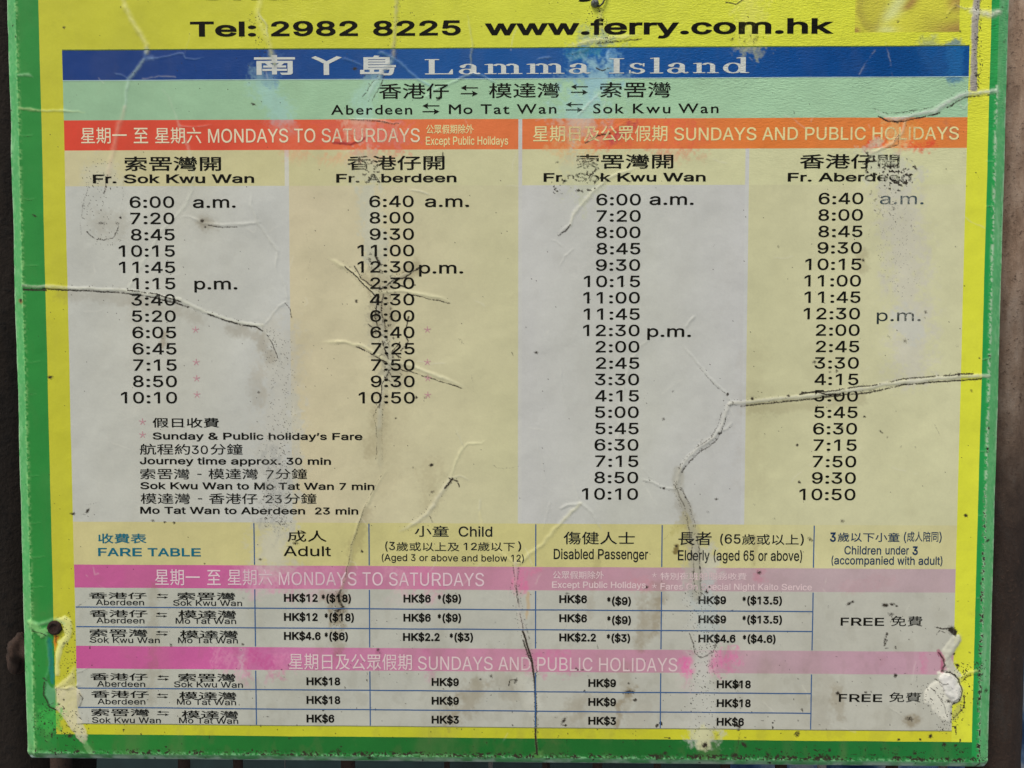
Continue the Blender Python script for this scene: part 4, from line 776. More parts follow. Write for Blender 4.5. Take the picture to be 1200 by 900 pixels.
# ------------------------------------------------------------------ lettering
GLYPHS = r"""0227|113,-3 87,0 65,12 47,31 34,57 27,89 24,127 27,165 35,197 48,223 65,242 87,254 113,258 139,254 161,242 179,223 192,197 200,165 203,127 200,89 192,57 179,31 162,12 140,0|113,25 131,28 145,37 157,52 165,72 170,97 172,127 170,157 165,182 157,203 145,218 131,227 113,230 96,227 82,218 70,203 62,182 56,157 55,127 56,97 62,72 70,52 82,37 96,28
1227|38,0 38,27 195,27 195,0|138,254 138,0 106,0 106,224 105,224 43,179 43,213 99,254
2227|32,0 32,24 117,114 141,141 149,153 155,163 159,174 160,186 159,198 154,209 146,218 137,224 125,228 112,230 98,228 86,224 77,216 69,207 65,195 64,181 33,181 35,202 43,221 55,237 72,248 91,255 112,258 134,255 153,248 169,237 181,223 188,205 191,186 189,172 185,159 179,145 168,129 133,90 76,30 76,28 195,28 195,0
3227|109,-3 87,-1 66,5 49,15 35,29 26,46 22,66 55,66 57,54 63,44 72,35 83,30 95,26 109,25 124,26 138,30 149,37 157,46 163,58 165,72 163,86 158,98 150,109 137,117 121,122 101,124 78,124 78,150 144,224 144,226 35,226 35,254 186,254 186,230 106,139 106,144 132,144 154,138 172,127 185,111 194,93 196,72 194,51 185,33 172,18 154,6 133,-1
4227|20,53 20,79 123,254 155,254 54,83 54,81 207,81 207,53|141,0 141,61 141,73 141,159 171,159 171,0
5227|111,-3 89,-1 70,6 54,16 41,30 33,47 30,65 61,65 64,54 69,44 77,36 87,30 98,26 111,25 125,27 138,32 149,41 157,52 162,66 164,81 162,97 157,111 148,122 137,131 124,137 109,138 96,137 84,134 73,129 64,123 34,126 48,254 183,254 183,226 75,226 67,151 68,151 77,157 89,162 101,166 115,167 131,165 147,160 161,153 172,143 182,130 189,116 194,99 195,82 193,58 184,38 171,21 154,8 134,-1
6227|113,-3 91,-1 71,7 55,20 42,37 34,58 32,81 34,100 40,119 51,142 69,170 126,254 161,254 75,131 73,131 77,137 83,144 90,149 98,153 107,156 117,157 139,155 158,147 173,136 185,120 192,101 194,79 192,56 184,36 171,20 155,7 135,-1|113,24 127,26 139,31 149,40 157,51 162,64 164,79 162,94 157,107 149,118 139,126 127,131 113,133 99,131 87,126 77,118 69,107 64,94 62,79 64,64 69,51 77,40 87,31 99,26
7227|48,0 162,224 162,226 31,226 31,254 195,254 195,224 82,0
8227|113,-3 89,-1 68,6 50,17 37,31 29,48 26,68 28,83 33,98 40,110 51,121 63,128 76,132 76,133 59,141 46,154 38,171 35,190 38,209 45,225 57,239 73,249 92,256 113,258 134,256 153,249 169,239 181,225 188,209 191,190 188,171 180,154 167,141 150,133 150,132 164,128 176,121 186,110 194,98 199,83 200,68 198,48 189,31 176,17 158,6 137,-1|113,25 129,26 142,30 153,37 161,46 167,57 168,69 167,83 161,94 153,104 141,111 128,116 113,118 98,116 85,111 73,104 65,94 59,83 58,69 59,57 64,46 73,37 84,30 97,26|113,145 126,146 137,150 146,157 154,165 158,176 160,188 158,200 154,210 147,218 138,225 126,229 113,230 100,229 89,225 79,218 72,210 68,200 66,188 68,176 72,165 79,157 89,150 100,146
9227|113,258 135,255 155,247 171,234 184,217 192,197 194,173 192,155 186,135 175,112 158,84 100,0 65,0 151,124 154,124 149,117 144,111 137,105 128,101 119,98 109,97 87,100 69,107 53,119 41,134 34,154 32,176 34,198 42,218 55,235 71,247 91,255|113,230 99,228 87,223 77,215 69,204 64,191 63,176 64,161 69,148 77,137 87,129 99,123 113,122 127,123 139,129 149,137 157,147 162,160 164,175 162,190 157,204 150,215 139,223 127,228
:94|48,-2 39,-1 31,4 26,12 25,20 26,29 31,37 39,42 48,43 56,42 64,37 69,29 71,20 69,12 64,4 56,-1|48,135 39,137 31,142 26,149 25,158 26,167 31,174 39,179 48,181 56,179 64,174 69,167 71,158 69,149 64,142 56,137
.94|48,-2 39,-1 31,4 26,12 25,20 26,29 31,37 39,42 48,43 56,42 64,37 69,29 71,20 69,12 64,4 56,-1
,94|19,-60 34,36 68,36 42,-60
*227|101,111 103,165 57,136 45,158 93,183 45,208 57,229 103,200 101,254 125,254 123,200 169,229 181,208 133,183 181,158 169,136 123,165 125,111
(137|45,103 46,132 50,162 57,192 66,221 76,247 88,270 118,270 106,242 95,214 87,185 81,157 77,129 76,103 77,80 80,57 86,33 94,8 105,-19 118,-48 88,-48 69,-11 56,27 47,66
)137|19,-48 32,-18 43,9 51,34 57,58 60,81 61,103 60,129 56,157 50,185 41,214 31,242 19,270 48,270 60,247 71,221 80,192 86,162 91,132 92,103 89,65 81,27 67,-11 48,-48
$223|101,-37 101,292 122,292 122,-37|112,-4 86,-2 64,5 46,15 32,30 23,48 19,68 52,68 55,55 62,44 71,35 83,29 97,26 112,25 128,26 143,30 155,37 165,46 171,57 173,70 171,81 166,89 158,96 148,102 122,111 92,120 64,130 43,145 30,163 26,186 29,206 37,224 51,238 69,249 90,256 114,258 137,256 158,249 175,238 189,224 197,208 200,189 169,189 163,206 151,219 134,227 112,229 97,228 84,224 73,218 64,209 59,199 58,188 60,176 65,167 74,160 85,154 106,147 132,140 156,132 168,126 179,119 189,110 197,99 202,85 204,69 201,50 193,32 180,17 162,5 139,-2
&224|98,-3 75,-1 55,6 39,17 27,31 20,48 17,67 19,82 24,95 32,106 42,117 70,139 108,168 118,176 127,187 130,194 131,202 129,214 123,223 113,228 101,230 92,229 84,227 77,222 73,216 69,208 68,199 69,190 73,182 84,164 102,142 219,0 182,0 86,116 61,146 51,159 44,172 39,185 38,199 40,215 45,229 55,241 67,249 82,255 100,257 118,255 133,249 145,241 154,230 160,217 162,202 161,191 158,181 152,171 146,162 128,146 77,109 64,98 55,87 50,77 48,66 50,54 55,44 62,35 72,29 83,25 96,23 111,25 126,30 139,37 151,48 160,61 168,76 173,93 174,112 204,112 202,90 198,72 192,57 185,46 173,31 166,23 153,12 136,3 117,-2
'103|39,159 35,254 68,254 64,159
-227|168,122 168,94 57,94 57,122
’88|26,159 41,254 75,254 49,159
a195|80,-4 63,-3 47,2 34,11 24,22 17,37 15,54 17,69 22,80 29,90 39,97 50,102 63,105 89,110 117,113 126,115 133,117 136,121 138,127 138,128 137,139 133,148 128,156 120,161 110,164 98,165 85,164 75,161 66,156 59,150 54,144 50,137 20,146 29,161 39,173 52,182 66,188 82,191 97,192 119,190 131,186 143,180 153,172 161,160 167,145 168,126 168,0 138,0 138,26 136,26 126,12 118,6 108,1 95,-3|85,23 101,24 114,29 124,37 132,47 136,57 138,69 138,95 130,91 116,88 100,86 88,84 67,79 58,75 52,70 47,62 46,52 47,43 51,36 57,30 65,26 74,24
b212|115,-4 99,-3 86,2 76,8 69,16 59,29 56,29 56,0 26,0 26,254 57,254 57,160 59,160 69,173 76,180 86,186 98,191 115,192 137,189 156,180 173,166 185,146 193,122 195,94 193,66 185,42 173,23 157,8 137,-1|110,23 126,26 140,33 150,44 158,58 163,75 164,95 163,114 158,131 150,145 140,156 126,163 110,165 94,163 81,156 70,145 62,131 58,114 56,95 58,75 63,58 70,43 81,32 94,26
c198|104,-4 79,-1 58,8 41,23 28,43 20,66 17,94 20,122 28,146 41,165 58,180 79,189 104,192 117,191 130,189 142,184 153,178 162,170 170,161 176,150 181,138 151,131 145,145 135,155 121,162 104,165 86,162 73,155 62,144 54,129 50,112 48,94 50,75 54,59 62,44 73,33 86,26 104,23 121,26 135,33 146,44 152,59 181,51 177,39 171,28 163,19 153,11 142,4 130,0 117,-3
d212|98,-4 75,-1 56,8 40,23 27,42 20,66 17,94 20,122 27,146 40,166 56,180 75,189 98,192 114,191 126,186 136,180 144,173 153,160 155,160 155,254 186,254 186,0 156,0 156,29 153,29 143,16 136,8 126,2 114,-3|102,23 118,26 132,32 142,43 150,58 154,75 156,95 154,114 150,131 142,145 132,156 118,163 102,165 86,163 72,156 62,145 54,131 50,114 48,95 50,75 54,58 62,44 73,33 86,26
e202|106,-4 80,-1 58,8 41,23 28,42 20,66 17,93 20,121 28,145 40,165 58,180 78,189 103,192 118,191 133,187 147,180 160,170 170,157 179,141 184,121 186,97 186,85 37,85 37,110 169,110 155,101 153,119 149,134 141,147 131,157 118,163 103,165 87,163 73,157 62,147 54,135 50,121 48,105 48,89 50,69 55,53 64,40 76,31 90,25 106,23 117,24 127,26 135,31 143,36 149,44 153,53 182,45 177,32 168,20 156,10 141,2 125,-3
f127|114,190 114,164 3,164 3,190|40,0 40,216 42,231 48,243 57,252 68,259 80,264 94,265 111,263 121,260 114,234 107,236 97,237 85,235 77,230 72,221 71,209 71,0
g213|103,-75 84,-74 67,-70 53,-63 41,-55 32,-45 25,-35 51,-20 61,-33 68,-39 77,-44 89,-48 103,-49 124,-46 141,-38 152,-23 156,-3 156,34 153,34 143,21 136,14 126,8 114,4 97,2 76,5 56,13 40,27 28,45 20,68 17,96 20,123 27,147 40,166 56,180 76,189 98,192 114,191 127,186 137,180 144,173 154,159 157,159 157,190 186,190 186,-4 183,-27 175,-45 162,-59 145,-68 125,-73|102,30 118,32 132,38 142,47 150,61 155,77 156,96 155,115 150,132 142,146 132,156 119,163 102,165 86,163 73,156 62,145 54,131 50,115 48,96 50,78 54,61 62,48 73,38 86,32
h205|57,113 57,0 26,0 26,254 57,254 57,144 51,144 62,166 76,181 94,189 114,192 132,190 148,184 161,174 170,160 177,142 179,120 179,0 148,0 148,118 145,137 136,152 123,161 105,165 92,163 80,159 71,151 63,141 58,129
i83|26,0 26,190 57,190 57,0|42,221 34,223 27,227 22,234 21,242 22,249 27,256 34,260 42,262 50,260 57,256 62,249 63,242 62,234 57,227 50,223
j83|26,190 57,190 57,-15 55,-31 51,-45 43,-56 32,-65 19,-70 2,-71 -5,-71 -5,-43 1,-43 12,-42 20,-36 25,-27 26,-15|42,221 34,223 27,227 22,234 20,242 22,249 27,256 34,260 42,262 50,260 57,256 61,249 63,242 61,234 57,227 50,223
k190|55,68 55,106 60,106 142,190 180,190 92,100 89,100|26,0 26,254 57,254 57,0|147,0 74,93 96,114 186,0
l95|70,-1 50,2 37,10 29,24 26,42 26,254 57,254 57,49 58,38 60,31 65,27 73,26 80,26 85,27 90,1 81,0
m305|26,0 26,190 56,190 56,148 54,148 59,162 66,173 75,182 86,188 98,192 110,193 129,190 144,180 154,166 160,147 156,147 161,160 169,172 178,181 190,187 204,192 218,193 234,191 249,186 261,177 270,164 276,148 278,128 278,0 248,0 248,127 245,145 236,156 224,163 209,165 197,164 187,160 179,153 173,145 169,135 168,124 168,0 137,0 137,130 134,144 126,156 115,163 100,165 89,164 79,160 70,154 63,145 58,133 57,119 57,0
n205|57,113 57,0 26,0 26,190 56,190 56,144 51,144 62,166 76,181 94,189 114,192 132,190 147,184 160,174 170,160 176,142 179,120 179,0 148,0 148,118 145,137 136,152 123,161 105,165 92,163 80,159 71,151 63,141 58,129
o208|104,-4 79,-1 58,8 41,23 28,43 20,66 17,94 20,122 28,146 41,165 58,180 79,189 104,192 128,189 149,180 167,165 180,146 188,122 191,94 188,66 180,43 167,23 149,8 128,-1|104,23 121,26 135,33 146,44 154,59 158,75 160,94 158,112 154,129 146,144 135,155 121,162 104,165 86,162 73,155 62,144 54,129 50,112 48,94 50,75 54,59 62,44 73,33 86,26
p212|26,-71 26,190 56,190 56,160 59,160 69,173 76,180 86,186 98,191 115,192 137,189 156,180 173,166 185,146 193,122 195,94 193,66 185,42 173,23 157,8 137,-1 115,-4 99,-3 86,2 76,8 69,16 59,29 57,29 57,-71|110,23 126,26 140,33 150,44 158,58 163,75 164,95 163,114 158,131 150,145 140,156 126,163 110,165 94,163 81,156 70,145 62,131 58,114 56,95 58,75 63,58 70,43 81,32 94,26
q212|186,-71 155,-71 155,29 153,29 143,16 136,8 126,2 114,-3 98,-4 75,-1 56,8 40,23 27,42 20,66 17,94 20,122 27,146 40,166 56,180 75,189 98,192 114,191 126,186 136,180 144,173 153,160 156,160 156,190 186,190|102,23 118,26 132,32 142,43 150,58 154,75 156,95 154,114 150,131 142,145 132,156 118,163 102,165 86,163 72,156 62,145 54,131 50,114 48,95 50,75 54,58 62,44 73,33 86,26
r130|26,0 26,190 56,190 56,160 58,160 65,173 76,184 90,190 107,192 115,192 122,192 122,161 115,162 103,163 91,161 80,157 70,151 63,142 58,131 57,118 57,0
s182|91,-4 72,-3 56,2 42,9 31,19 23,32 18,47 47,53 53,40 62,30 75,25 91,23 108,25 122,31 131,40 134,51 132,60 127,68 118,74 106,78 75,85 52,93 36,104 27,119 23,137 26,152 33,166 43,177 58,185 74,190 94,192 112,191 127,186 140,179 149,170 157,158 162,145 134,139 129,149 121,158 110,164 94,166 78,164 65,158 57,150 54,139 56,129 62,122 72,116 86,111 115,105 137,97 153,86 162,71 166,53 163,37 156,24 145,12 130,3 112,-2
t114|102,190 102,164 3,164 3,190|32,236 63,236 63,49 64,38 68,31 75,26 85,25 93,26 101,27 107,1 96,-1 84,-2 62,1 46,11 36,26 32,46
u205|91,-3 73,-1 57,5 44,15 35,29 28,47 26,69 26,190 57,190 57,72 60,52 68,37 82,28 100,25 113,27 125,31 134,38 142,48 146,61 148,76 148,190 179,190 179,0 149,0 149,46 154,46 143,23 129,8 111,0
v195|81,0 9,190 42,190 83,78 93,43 103,10 92,10 101,43 112,78 152,190 186,190 113,0
w284|69,0 11,190 44,190 67,107 77,68 88,21 82,21 93,67 103,107 126,190 158,190 181,107 191,68 201,21 196,21 206,68 217,107 240,190 272,190 215,0 184,0 159,86 152,112 145,140 138,169 145,169 138,140 131,112 124,86 99,0
x189|10,0 86,109 86,86 14,190 50,190 74,153 90,127 104,103 88,103 101,127 117,153 141,190 176,190 104,84 104,107 179,0 143,0 115,43 100,68 86,91 102,91 89,68 74,43 46,0
y195|24,-69 31,-43 36,-44 44,-45 52,-44 59,-42 65,-37 71,-29 75,-18 81,-1 9,190 42,190 83,78 93,43 103,10 92,10 101,43 112,78 153,190 186,190 102,-29 96,-43 88,-54 80,-62 70,-68 58,-71 46,-73 32,-72
z190|21,0 21,23 127,160 127,161 24,161 24,190 166,190 166,165 63,30 63,28 169,28 169,0
A240|8,0 101,254 138,254 231,0 198,0 144,151 132,186 116,239 123,239 106,185 95,151 43,0|55,71 55,99 185,99 185,71
B228|30,0 30,254 121,254 145,252 164,245 180,235 190,221 197,205 199,187 198,172 193,160 187,150 178,143 168,137 157,133 157,131 170,129 182,123 192,114 201,102 207,86 209,68 207,50 200,33 189,20 172,9 151,2 123,0|62,29 122,29 148,31 165,40 175,53 178,68 176,81 171,92 163,102 153,109 140,114 124,115 62,115|62,143 119,143 132,144 144,148 154,155 162,163 166,174 168,186 165,202 156,214 141,223 120,226 62,226
C255|134,-3 103,1 75,12 52,32 35,58 24,90 20,127 24,165 35,197 52,223 75,242 103,254 134,258 152,256 170,252 186,245 201,236 214,224 224,209 232,193 236,174 204,174 200,186 195,197 187,206 179,214 169,220 158,224 146,227 134,228 111,225 92,216 75,202 62,182 54,157 52,127 54,97 63,72 75,53 92,38 112,29 134,26 146,27 158,30 169,34 179,40 187,48 195,57 200,68 204,80 236,80 232,62 224,45 214,31 201,19 187,9 170,2 153,-2
D251|109,0 48,0 48,29 107,29 136,31 159,40 177,55 189,75 197,99 200,128 197,156 190,180 177,200 160,214 138,223 110,226 47,226 47,254 113,254 147,251 176,239 200,221 217,196 227,164 231,128 227,91 217,59 199,34 175,15 145,4|62,254 62,0 30,0 30,254
E209|30,0 30,254 186,254 186,226 62,226 62,143 178,143 178,114 62,114 62,29 188,29 188,0
F205|30,0 30,254 185,254 185,226 62,226 62,139 173,139 173,111 62,111 62,0
G260|134,-3 102,1 75,13 52,32 35,58 24,90 20,127 24,165 35,197 52,223 74,242 102,254 132,258 152,256 170,252 187,245 202,235 214,222 225,208 232,192 237,174 204,174 199,186 194,197 186,206 178,213 168,220 158,224 146,227 133,228 111,225 92,216 75,202 62,182 54,157 52,127 54,97 63,72 75,53 92,38 112,29 134,26 155,29 172,36 187,47 198,62 205,80 207,101 217,100 141,100 141,128 239,128 239,100 236,71 225,45 209,25 188,9 163,0
H258|30,0 30,254 62,254 62,144 196,144 196,254 228,254 228,0 196,0 196,116 62,116 62,0
I150|16,0 16,29 59,29 59,226 16,226 16,254 135,254 135,226 91,226 91,29 135,29 135,0
J198|93,-3 62,2 38,16 22,40 17,73 17,86 49,86 49,73 52,52 61,37 75,28 93,25 110,28 124,37 133,52 136,73 136,254 168,254 168,73 163,40 147,16 123,2
K233|52,73 52,108 70,131 87,152 106,172 182,254 224,254 116,138 114,138|30,0 30,254 62,254 62,167 62,112 62,97 62,0|186,0 94,130 114,155 224,0
L196|30,0 30,254 62,254 62,29 181,29 181,0
M314|30,0 30,254 76,254 139,94 144,79 150,61 156,42 161,24 154,24 159,41 165,61 171,79 176,94 238,254 284,254 284,0 252,0 252,145 252,163 253,184 253,207 253,229 256,229 249,205 241,181 234,161 228,145 171,0 143,0 85,145 80,160 72,181 65,204 56,229 59,229 60,208 60,186 61,164 61,145 61,0
N262|30,0 30,254 68,254 172,91 181,75 194,53 207,27 202,27 200,54 200,79 199,97 199,254 232,254 232,0 193,0 101,145 89,165 74,191 54,226 60,227 61,192 62,164 62,145 62,0
O267|133,-3 103,1 75,12 52,32 35,58 24,90 20,127 24,165 35,197 52,223 75,242 103,254 133,258 164,254 192,242 215,223 232,197 243,165 247,127 243,90 232,58 215,32 192,12 164,1|133,26 155,29 175,38 191,52 204,72 212,97 215,127 212,157 204,182 191,202 175,216 155,225 133,228 112,225 92,216 75,202 63,182 54,157 52,127 54,97 63,72 75,52 92,38 112,29
P222|30,0 30,254 118,254 144,252 166,244 183,231 195,215 202,195 204,174 202,152 195,133 183,116 166,104 144,96 118,93 55,93 55,121 116,121 134,123 149,128 159,136 167,147 171,160 172,174 171,188 167,201 159,211 148,219 134,224 116,226 62,226 62,0
Q267|123,80 156,80 185,42 192,32 234,-24 200,-24 173,13 166,23|133,-3 103,1 75,12 52,32 35,58 24,90 20,127 24,165 35,197 52,223 75,242 103,254 133,258 164,254 192,242 215,223 232,197 243,165 247,127 243,90 232,58 215,32 192,12 164,1|133,26 155,29 175,38 191,52 204,72 212,97 215,127 212,157 204,182 191,202 175,216 155,225 133,228 112,225 92,216 75,202 63,182 54,157 52,127 54,97 63,72 75,52 92,38 112,29
R224|30,0 30,254 118,254 145,252 167,244 183,232 195,217 202,198 205,176 202,154 195,136 183,120 166,109 145,101 118,99 48,99 48,128 117,128 135,129 149,133 160,141 167,150 171,162 173,176 171,190 167,202 159,212 149,220 134,224 116,226 62,226 62,0|177,0 115,115 151,115 214,0
S223|112,-4 86,-2 64,5 46,15 32,30 23,48 19,68 52,68 55,55 62,44 71,35 83,29 97,26 112,25 128,26 143,30 155,37 165,46 171,57 173,70 171,81 166,89 158,96 148,102 122,111 92,120 64,130 43,145 30,163 26,186 29,206 37,224 51,238 69,249 90,256 114,258 137,256 158,249 175,238 189,224 197,208 200,189 169,189 163,206 151,219 134,227 112,229 97,228 84,224 73,218 64,209 59,199 58,188 60,176 65,167 74,160 85,154 106,147 132,140 156,132 168,126 179,119 189,110 197,99 202,85 204,69 201,50 193,32 180,17 162,5 139,-2
T224|16,226 16,254 208,254 208,226 128,226 128,0 96,0 96,226
U259|129,-4 101,-1 77,8 57,22 42,40 33,62 30,87 30,254 62,254 62,89 64,72 70,57 80,44 94,34 110,28 129,26 149,28 165,34 179,44 188,57 194,72 196,89 196,254 229,254 229,87 226,62 216,40 201,22 182,8 157,-1
V240|102,0 8,254 42,254 96,103 108,69 124,15 117,15 133,69 145,103 197,254 231,254 139,0
W343|78,0 8,254 41,254 82,98 88,73 93,47 98,20 95,20 100,47 106,73 112,98 153,254 190,254 231,98 237,73 243,47 249,20 244,20 249,47 255,73 261,98 302,254 335,254 265,0 228,0 184,161 176,196 168,237 175,237 167,197 159,161 115,0
X237|9,0 109,142 109,118 15,254 52,254 89,200 102,181 112,164 122,146 116,146 126,164 136,181 149,200 187,254 223,254 129,119 129,143 228,0 191,0 146,65 134,83 125,98 115,116 122,116 113,98 103,83 91,65 46,0
Y236|102,0 102,104 8,254 46,254 96,172 111,146 125,115 112,115 126,146 140,172 191,254 228,254 134,104 134,0
Z219|21,0 21,23 137,193 153,215 170,238 174,227 143,226 111,226 20,226 20,254 198,254 198,231 84,64 67,40 49,17 45,27 76,28 107,29 200,29 200,0
 94|"""
G = {}
for ln in GLYPHS.split('\n'):
    if not ln: continue
    p = ln[1:].split('|')
    G[ln[0]] = (int(p[0]), [[tuple(map(int, q.split(','))) for q in c.split()] for c in p[1:] if c])
G['1'] = (227, G['1'][1][1:]); G['I'] = (104, [[(36, 0), (36, 254), (68, 254), (68, 0)]]); G['l'] = (83, [[(26, 0), (26, 254), (57, 254), (57, 0)]])
G['4'] = (227, [[(20, 53), (20, 79), (127, 254), (171, 254), (171, 81), (207, 81), (207, 53), (171, 53), (171, 0), (141, 0), (141, 53)], [(54, 81), (141, 81), (141, 214)]])
_six = [[(198, 193), (192, 216), (180, 235), (160, 249), (133, 257), (118, 258), (88, 252), (60, 234), (38, 203), (26, 160), (24, 122), (27, 75), (40, 36), (62, 10), (88, -1), (115, -4), (145, 1), (172, 16), (192, 40), (202, 72), (203, 84), (199, 114), (186, 140), (165, 158), (139, 167), (121, 168), (96, 164), (73, 152), (56, 134), (58, 165), (66, 195), (82, 219), (104, 230), (118, 232), (139, 228), (155, 216), (163, 203), (167, 190)],
        [(61, 82), (66, 108), (79, 128), (98, 139), (117, 141), (138, 137), (156, 124), (168, 104), (171, 82), (167, 56), (154, 35), (136, 24), (115, 22), (95, 26), (76, 40), (65, 60)]]
G['6'] = (227, _six); G['9'] = (227, [[(227-x, 254-y) for x, y in c] for c in _six])
ADV = dict(zip("0123456789", [556]*10))
ADV.update({' ': 278, '.': 278, ':': 278, ',': 278, '*': 389, '(': 333, ')': 333, '$': 556, '&': 667, "'": 191, '-': 333, '’': 222})
ADV.update(dict(zip("abcdefghijklmnopqrstuvwxyz", [556, 556, 500, 556, 556, 278, 556, 556, 222, 222, 500, 222, 833, 556, 556, 556, 556, 333, 500, 278, 556, 500, 722, 500, 500, 500])))
ADV.update(dict(zip("ABCDEFGHIJKLMNOPQRSTUVWXYZ", [667, 667, 722, 722, 667, 611, 778, 722, 278, 500, 667, 556, 833, 722, 778, 667, 778, 722, 667, 611, 722, 667, 944, 667, 667, 611])))

def area(p): return sum(a[0]*b[1]-b[0]*a[1] for a, b in zip(p, p[1:]+p[:1]))/2
def orient(cs):
    return [c[::-1] for c in cs] if sum(area(c) for c in cs) > 0 else cs
def offset(p, k):
    n = len(p); o = []
    for i in range(n):
        a, b, c = Vector(p[i-1]), Vector(p[i]), Vector(p[(i+1) % n])
        d1 = (b-a).normalized(); d2 = (c-b).normalized()
        m = Vector((-d1.y, d1.x))+Vector((-d2.y, d2.x)); l = m.length_squared
        m = m*(2/l) if l > .35 else m.normalized()*2 if l > 1e-9 else Vector((0, 0))
        o.append(tuple(b+m*k))
    return o
def fill(cs):
    V = []; E = []
    for c in cs:
        b = len(V); n = len(c); V += [Vector(p) for p in c]; E += [(b+i, b+(i+1) % n) for i in range(n)]
    vo, eo, fo, _, _, _ = delaunay_2d_cdt(V, E, [], 0, 1e-5)
    T_ = np.array([tuple(f) for f in fo]); P = np.array([tuple(v) for v in vo]); C = P[T_].mean(1)
    w = np.zeros(len(C), int)
    for c in cs:
        p = np.array(c, float); q = np.roll(p, -1, 0)
        for (x0, y0), (x1, y1) in zip(p, q):
            s = (x1-x0)*(C[:, 1]-y0)-(C[:, 0]-x0)*(y1-y0)
            w += ((y0 <= C[:, 1]) & (y1 > C[:, 1]) & (s > 0)).astype(int)-((y0 > C[:, 1]) & (y1 <= C[:, 1]) & (s < 0)).astype(int)
    return P, T_[w < 0]
_gc = {}
def latin(ch, bold):
    """outline of one letter in 1/1000 em, as triangles"""
    k = (ch, bold)
    if k not in _gc:
        w, cs = G[ch]
        if not cs: _gc[k] = None
        else:
            cs = orient(cs)
            if bold: cs = [offset(c, bold) for c in cs]
            P, T_ = fill(cs); sx = ADV[ch]/w if w else 1
            _gc[k] = (np.stack([P[:, 0]*sx, P[:, 1]*716/254], 1), T_)
    return _gc[k]
_cc = {}
def sampled(sp, res=3):
    out = []; pts = sp.bezier_points; n = len(pts)
    for i in range(n):
        a, b = pts[i], pts[(i+1) % n]
        A, B, C, D = a.co.xy, a.handle_right.xy, b.handle_left.xy, b.co.xy
        L = (D-A).length
        dv = max(abs((B-A).cross(D-A)), abs((C-A).cross(D-A)))/max(L, 1e-6)
        k = 1 if dv < .004 or L < .01 else res
        for j in range(k):
            t = j/k; p = A*(1-t)**3+B*3*t*(1-t)**2+C*3*t*t*(1-t)+D*t**3
            q = (round(p.x*1000, 1), round(p.y*1000, 1))
            if not out or out[-1] != q: out.append(q)
    if len(out) > 1 and out[0] == out[-1]: out.pop()
    return out
def cjk_outlines(ch):
    if ch in _cc: return _cc[ch]
    cu = bpy.data.curves.new('g', 'FONT'); cu.body = ch; o = bpy.data.objects.new('g', cu); COLL.objects.link(o)
    bpy.context.view_layer.update(); dg = bpy.context.evaluated_depsgraph_get()
    c2 = o.to_curve(dg, apply_modifiers=False)
    cs = [sampled(s) for s in c2.splines]; cs = [c for c in cs if len(c) > 2]
    o.to_curve_clear(); bpy.data.objects.remove(o); bpy.data.curves.remove(cu)
    _cc[ch] = orient(cs); return _cc[ch]
def cjk(ch, bold):
    k = ('cjk', ch, bold)
    if k not in _gc:
        cs = cjk_outlines(ch)
        if bold: cs = [offset(c, bold) for c in cs]
        _gc[k] = fill(cs)
    return _gc[k]

HV = HT  # height lookup
def bil(arr, u, v):
    i = np.clip(np.searchsorted(GU, u)-1, 0, NX-2); j = np.clip(np.searchsorted(GV, v)-1, 0, NY-2)
    a = np.clip((u-GU[i])/(GU[i+1]-GU[i]), 0, 1); b = np.clip((v-GV[j])/(GV[j+1]-GV[j]), 0, 1)
    return (arr[j, i]*(1-a)+arr[j, i+1]*a)*(1-b)+(arr[j+1, i]*(1-a)+arr[j+1, i+1]*a)*b

def ink(name, glyphs, rgb, label=None):
    """glyphs: list of (points in u,v, triangles); laid on the relief of the film, cut finer where it is folded"""
    VS = []; FS = []; nb = 0
    for P, T_ in glyphs:
        u, v = P[:, 0], P[:, 1]
        i0, i1 = np.clip(np.searchsorted(GU, [u.min(), u.max()])+[-1, 1], 0, NX-1); j0, j1 = np.clip(np.searchsorted(GV, [v.min(), v.max()])+[-1, 1], 0, NY-1)
        hh = HV[j0:j1+1, i0:i1+1]; wr = WEAR[j0:j1+1, i0:i1+1]
        if hh.max()-hh.min() > .00009 or wr.max() > .03:
            bm = bmesh.new(); vs = [bm.verts.new((a*W, b*HH, 0)) for a, b in P]
            for t in T_:
                try: bm.faces.new([vs[q] for q in t])
                except ValueError: pass
            st = .0011
            for ax, lo, hi in ((0, u.min()*W, u.max()*W), (1, v.min()*HH, v.max()*HH)):
                c = math.floor(lo/st)*st+st
                while c < hi:
                    co = [0, 0, 0]; no = [0, 0, 0]; co[ax] = c; no[ax] = 1
                    bmesh.ops.bisect_plane(bm, geom=bm.verts[:]+bm.edges[:]+bm.faces[:], plane_co=co, plane_no=no, dist=1e-7)
                    c += st
            bmesh.ops.triangulate(bm, faces=bm.faces[:])
            bm.verts.index_update()
            P = np.array([(a.co.x/W, a.co.y/HH) for a in bm.verts]); T_ = np.array([[a.index for a in f.verts] for f in bm.faces]); bm.free()
            if len(T_) == 0: continue
        VS.append(P); FS.append(T_+nb); nb += len(P)
    if not VS: return
    P = np.concatenate(VS); T_ = np.concatenate(FS)
    h = bil(HV, P[:, 0], P[:, 1])+.00011
    co = wpos(P[:, 0], P[:, 1], h)-np.array([OX, OY, OZ])
    me = bpy.data.meshes.new(name)
    me.from_pydata(co.tolist(), [], T_.tolist()); me.update(); me.shade_smooth()
    for nm, arr in (('wear', WEAR), ('pebble', PEB)):
        a = me.attributes.new(nm, 'FLOAT', 'POINT'); a.data.foreach_set('value', bil(arr, P[:, 0], P[:, 1]).astype(np.float32))
    o = obj(name, me, SIGN, mat_ink(rgb))
    if label: o['label'] = label
    return o

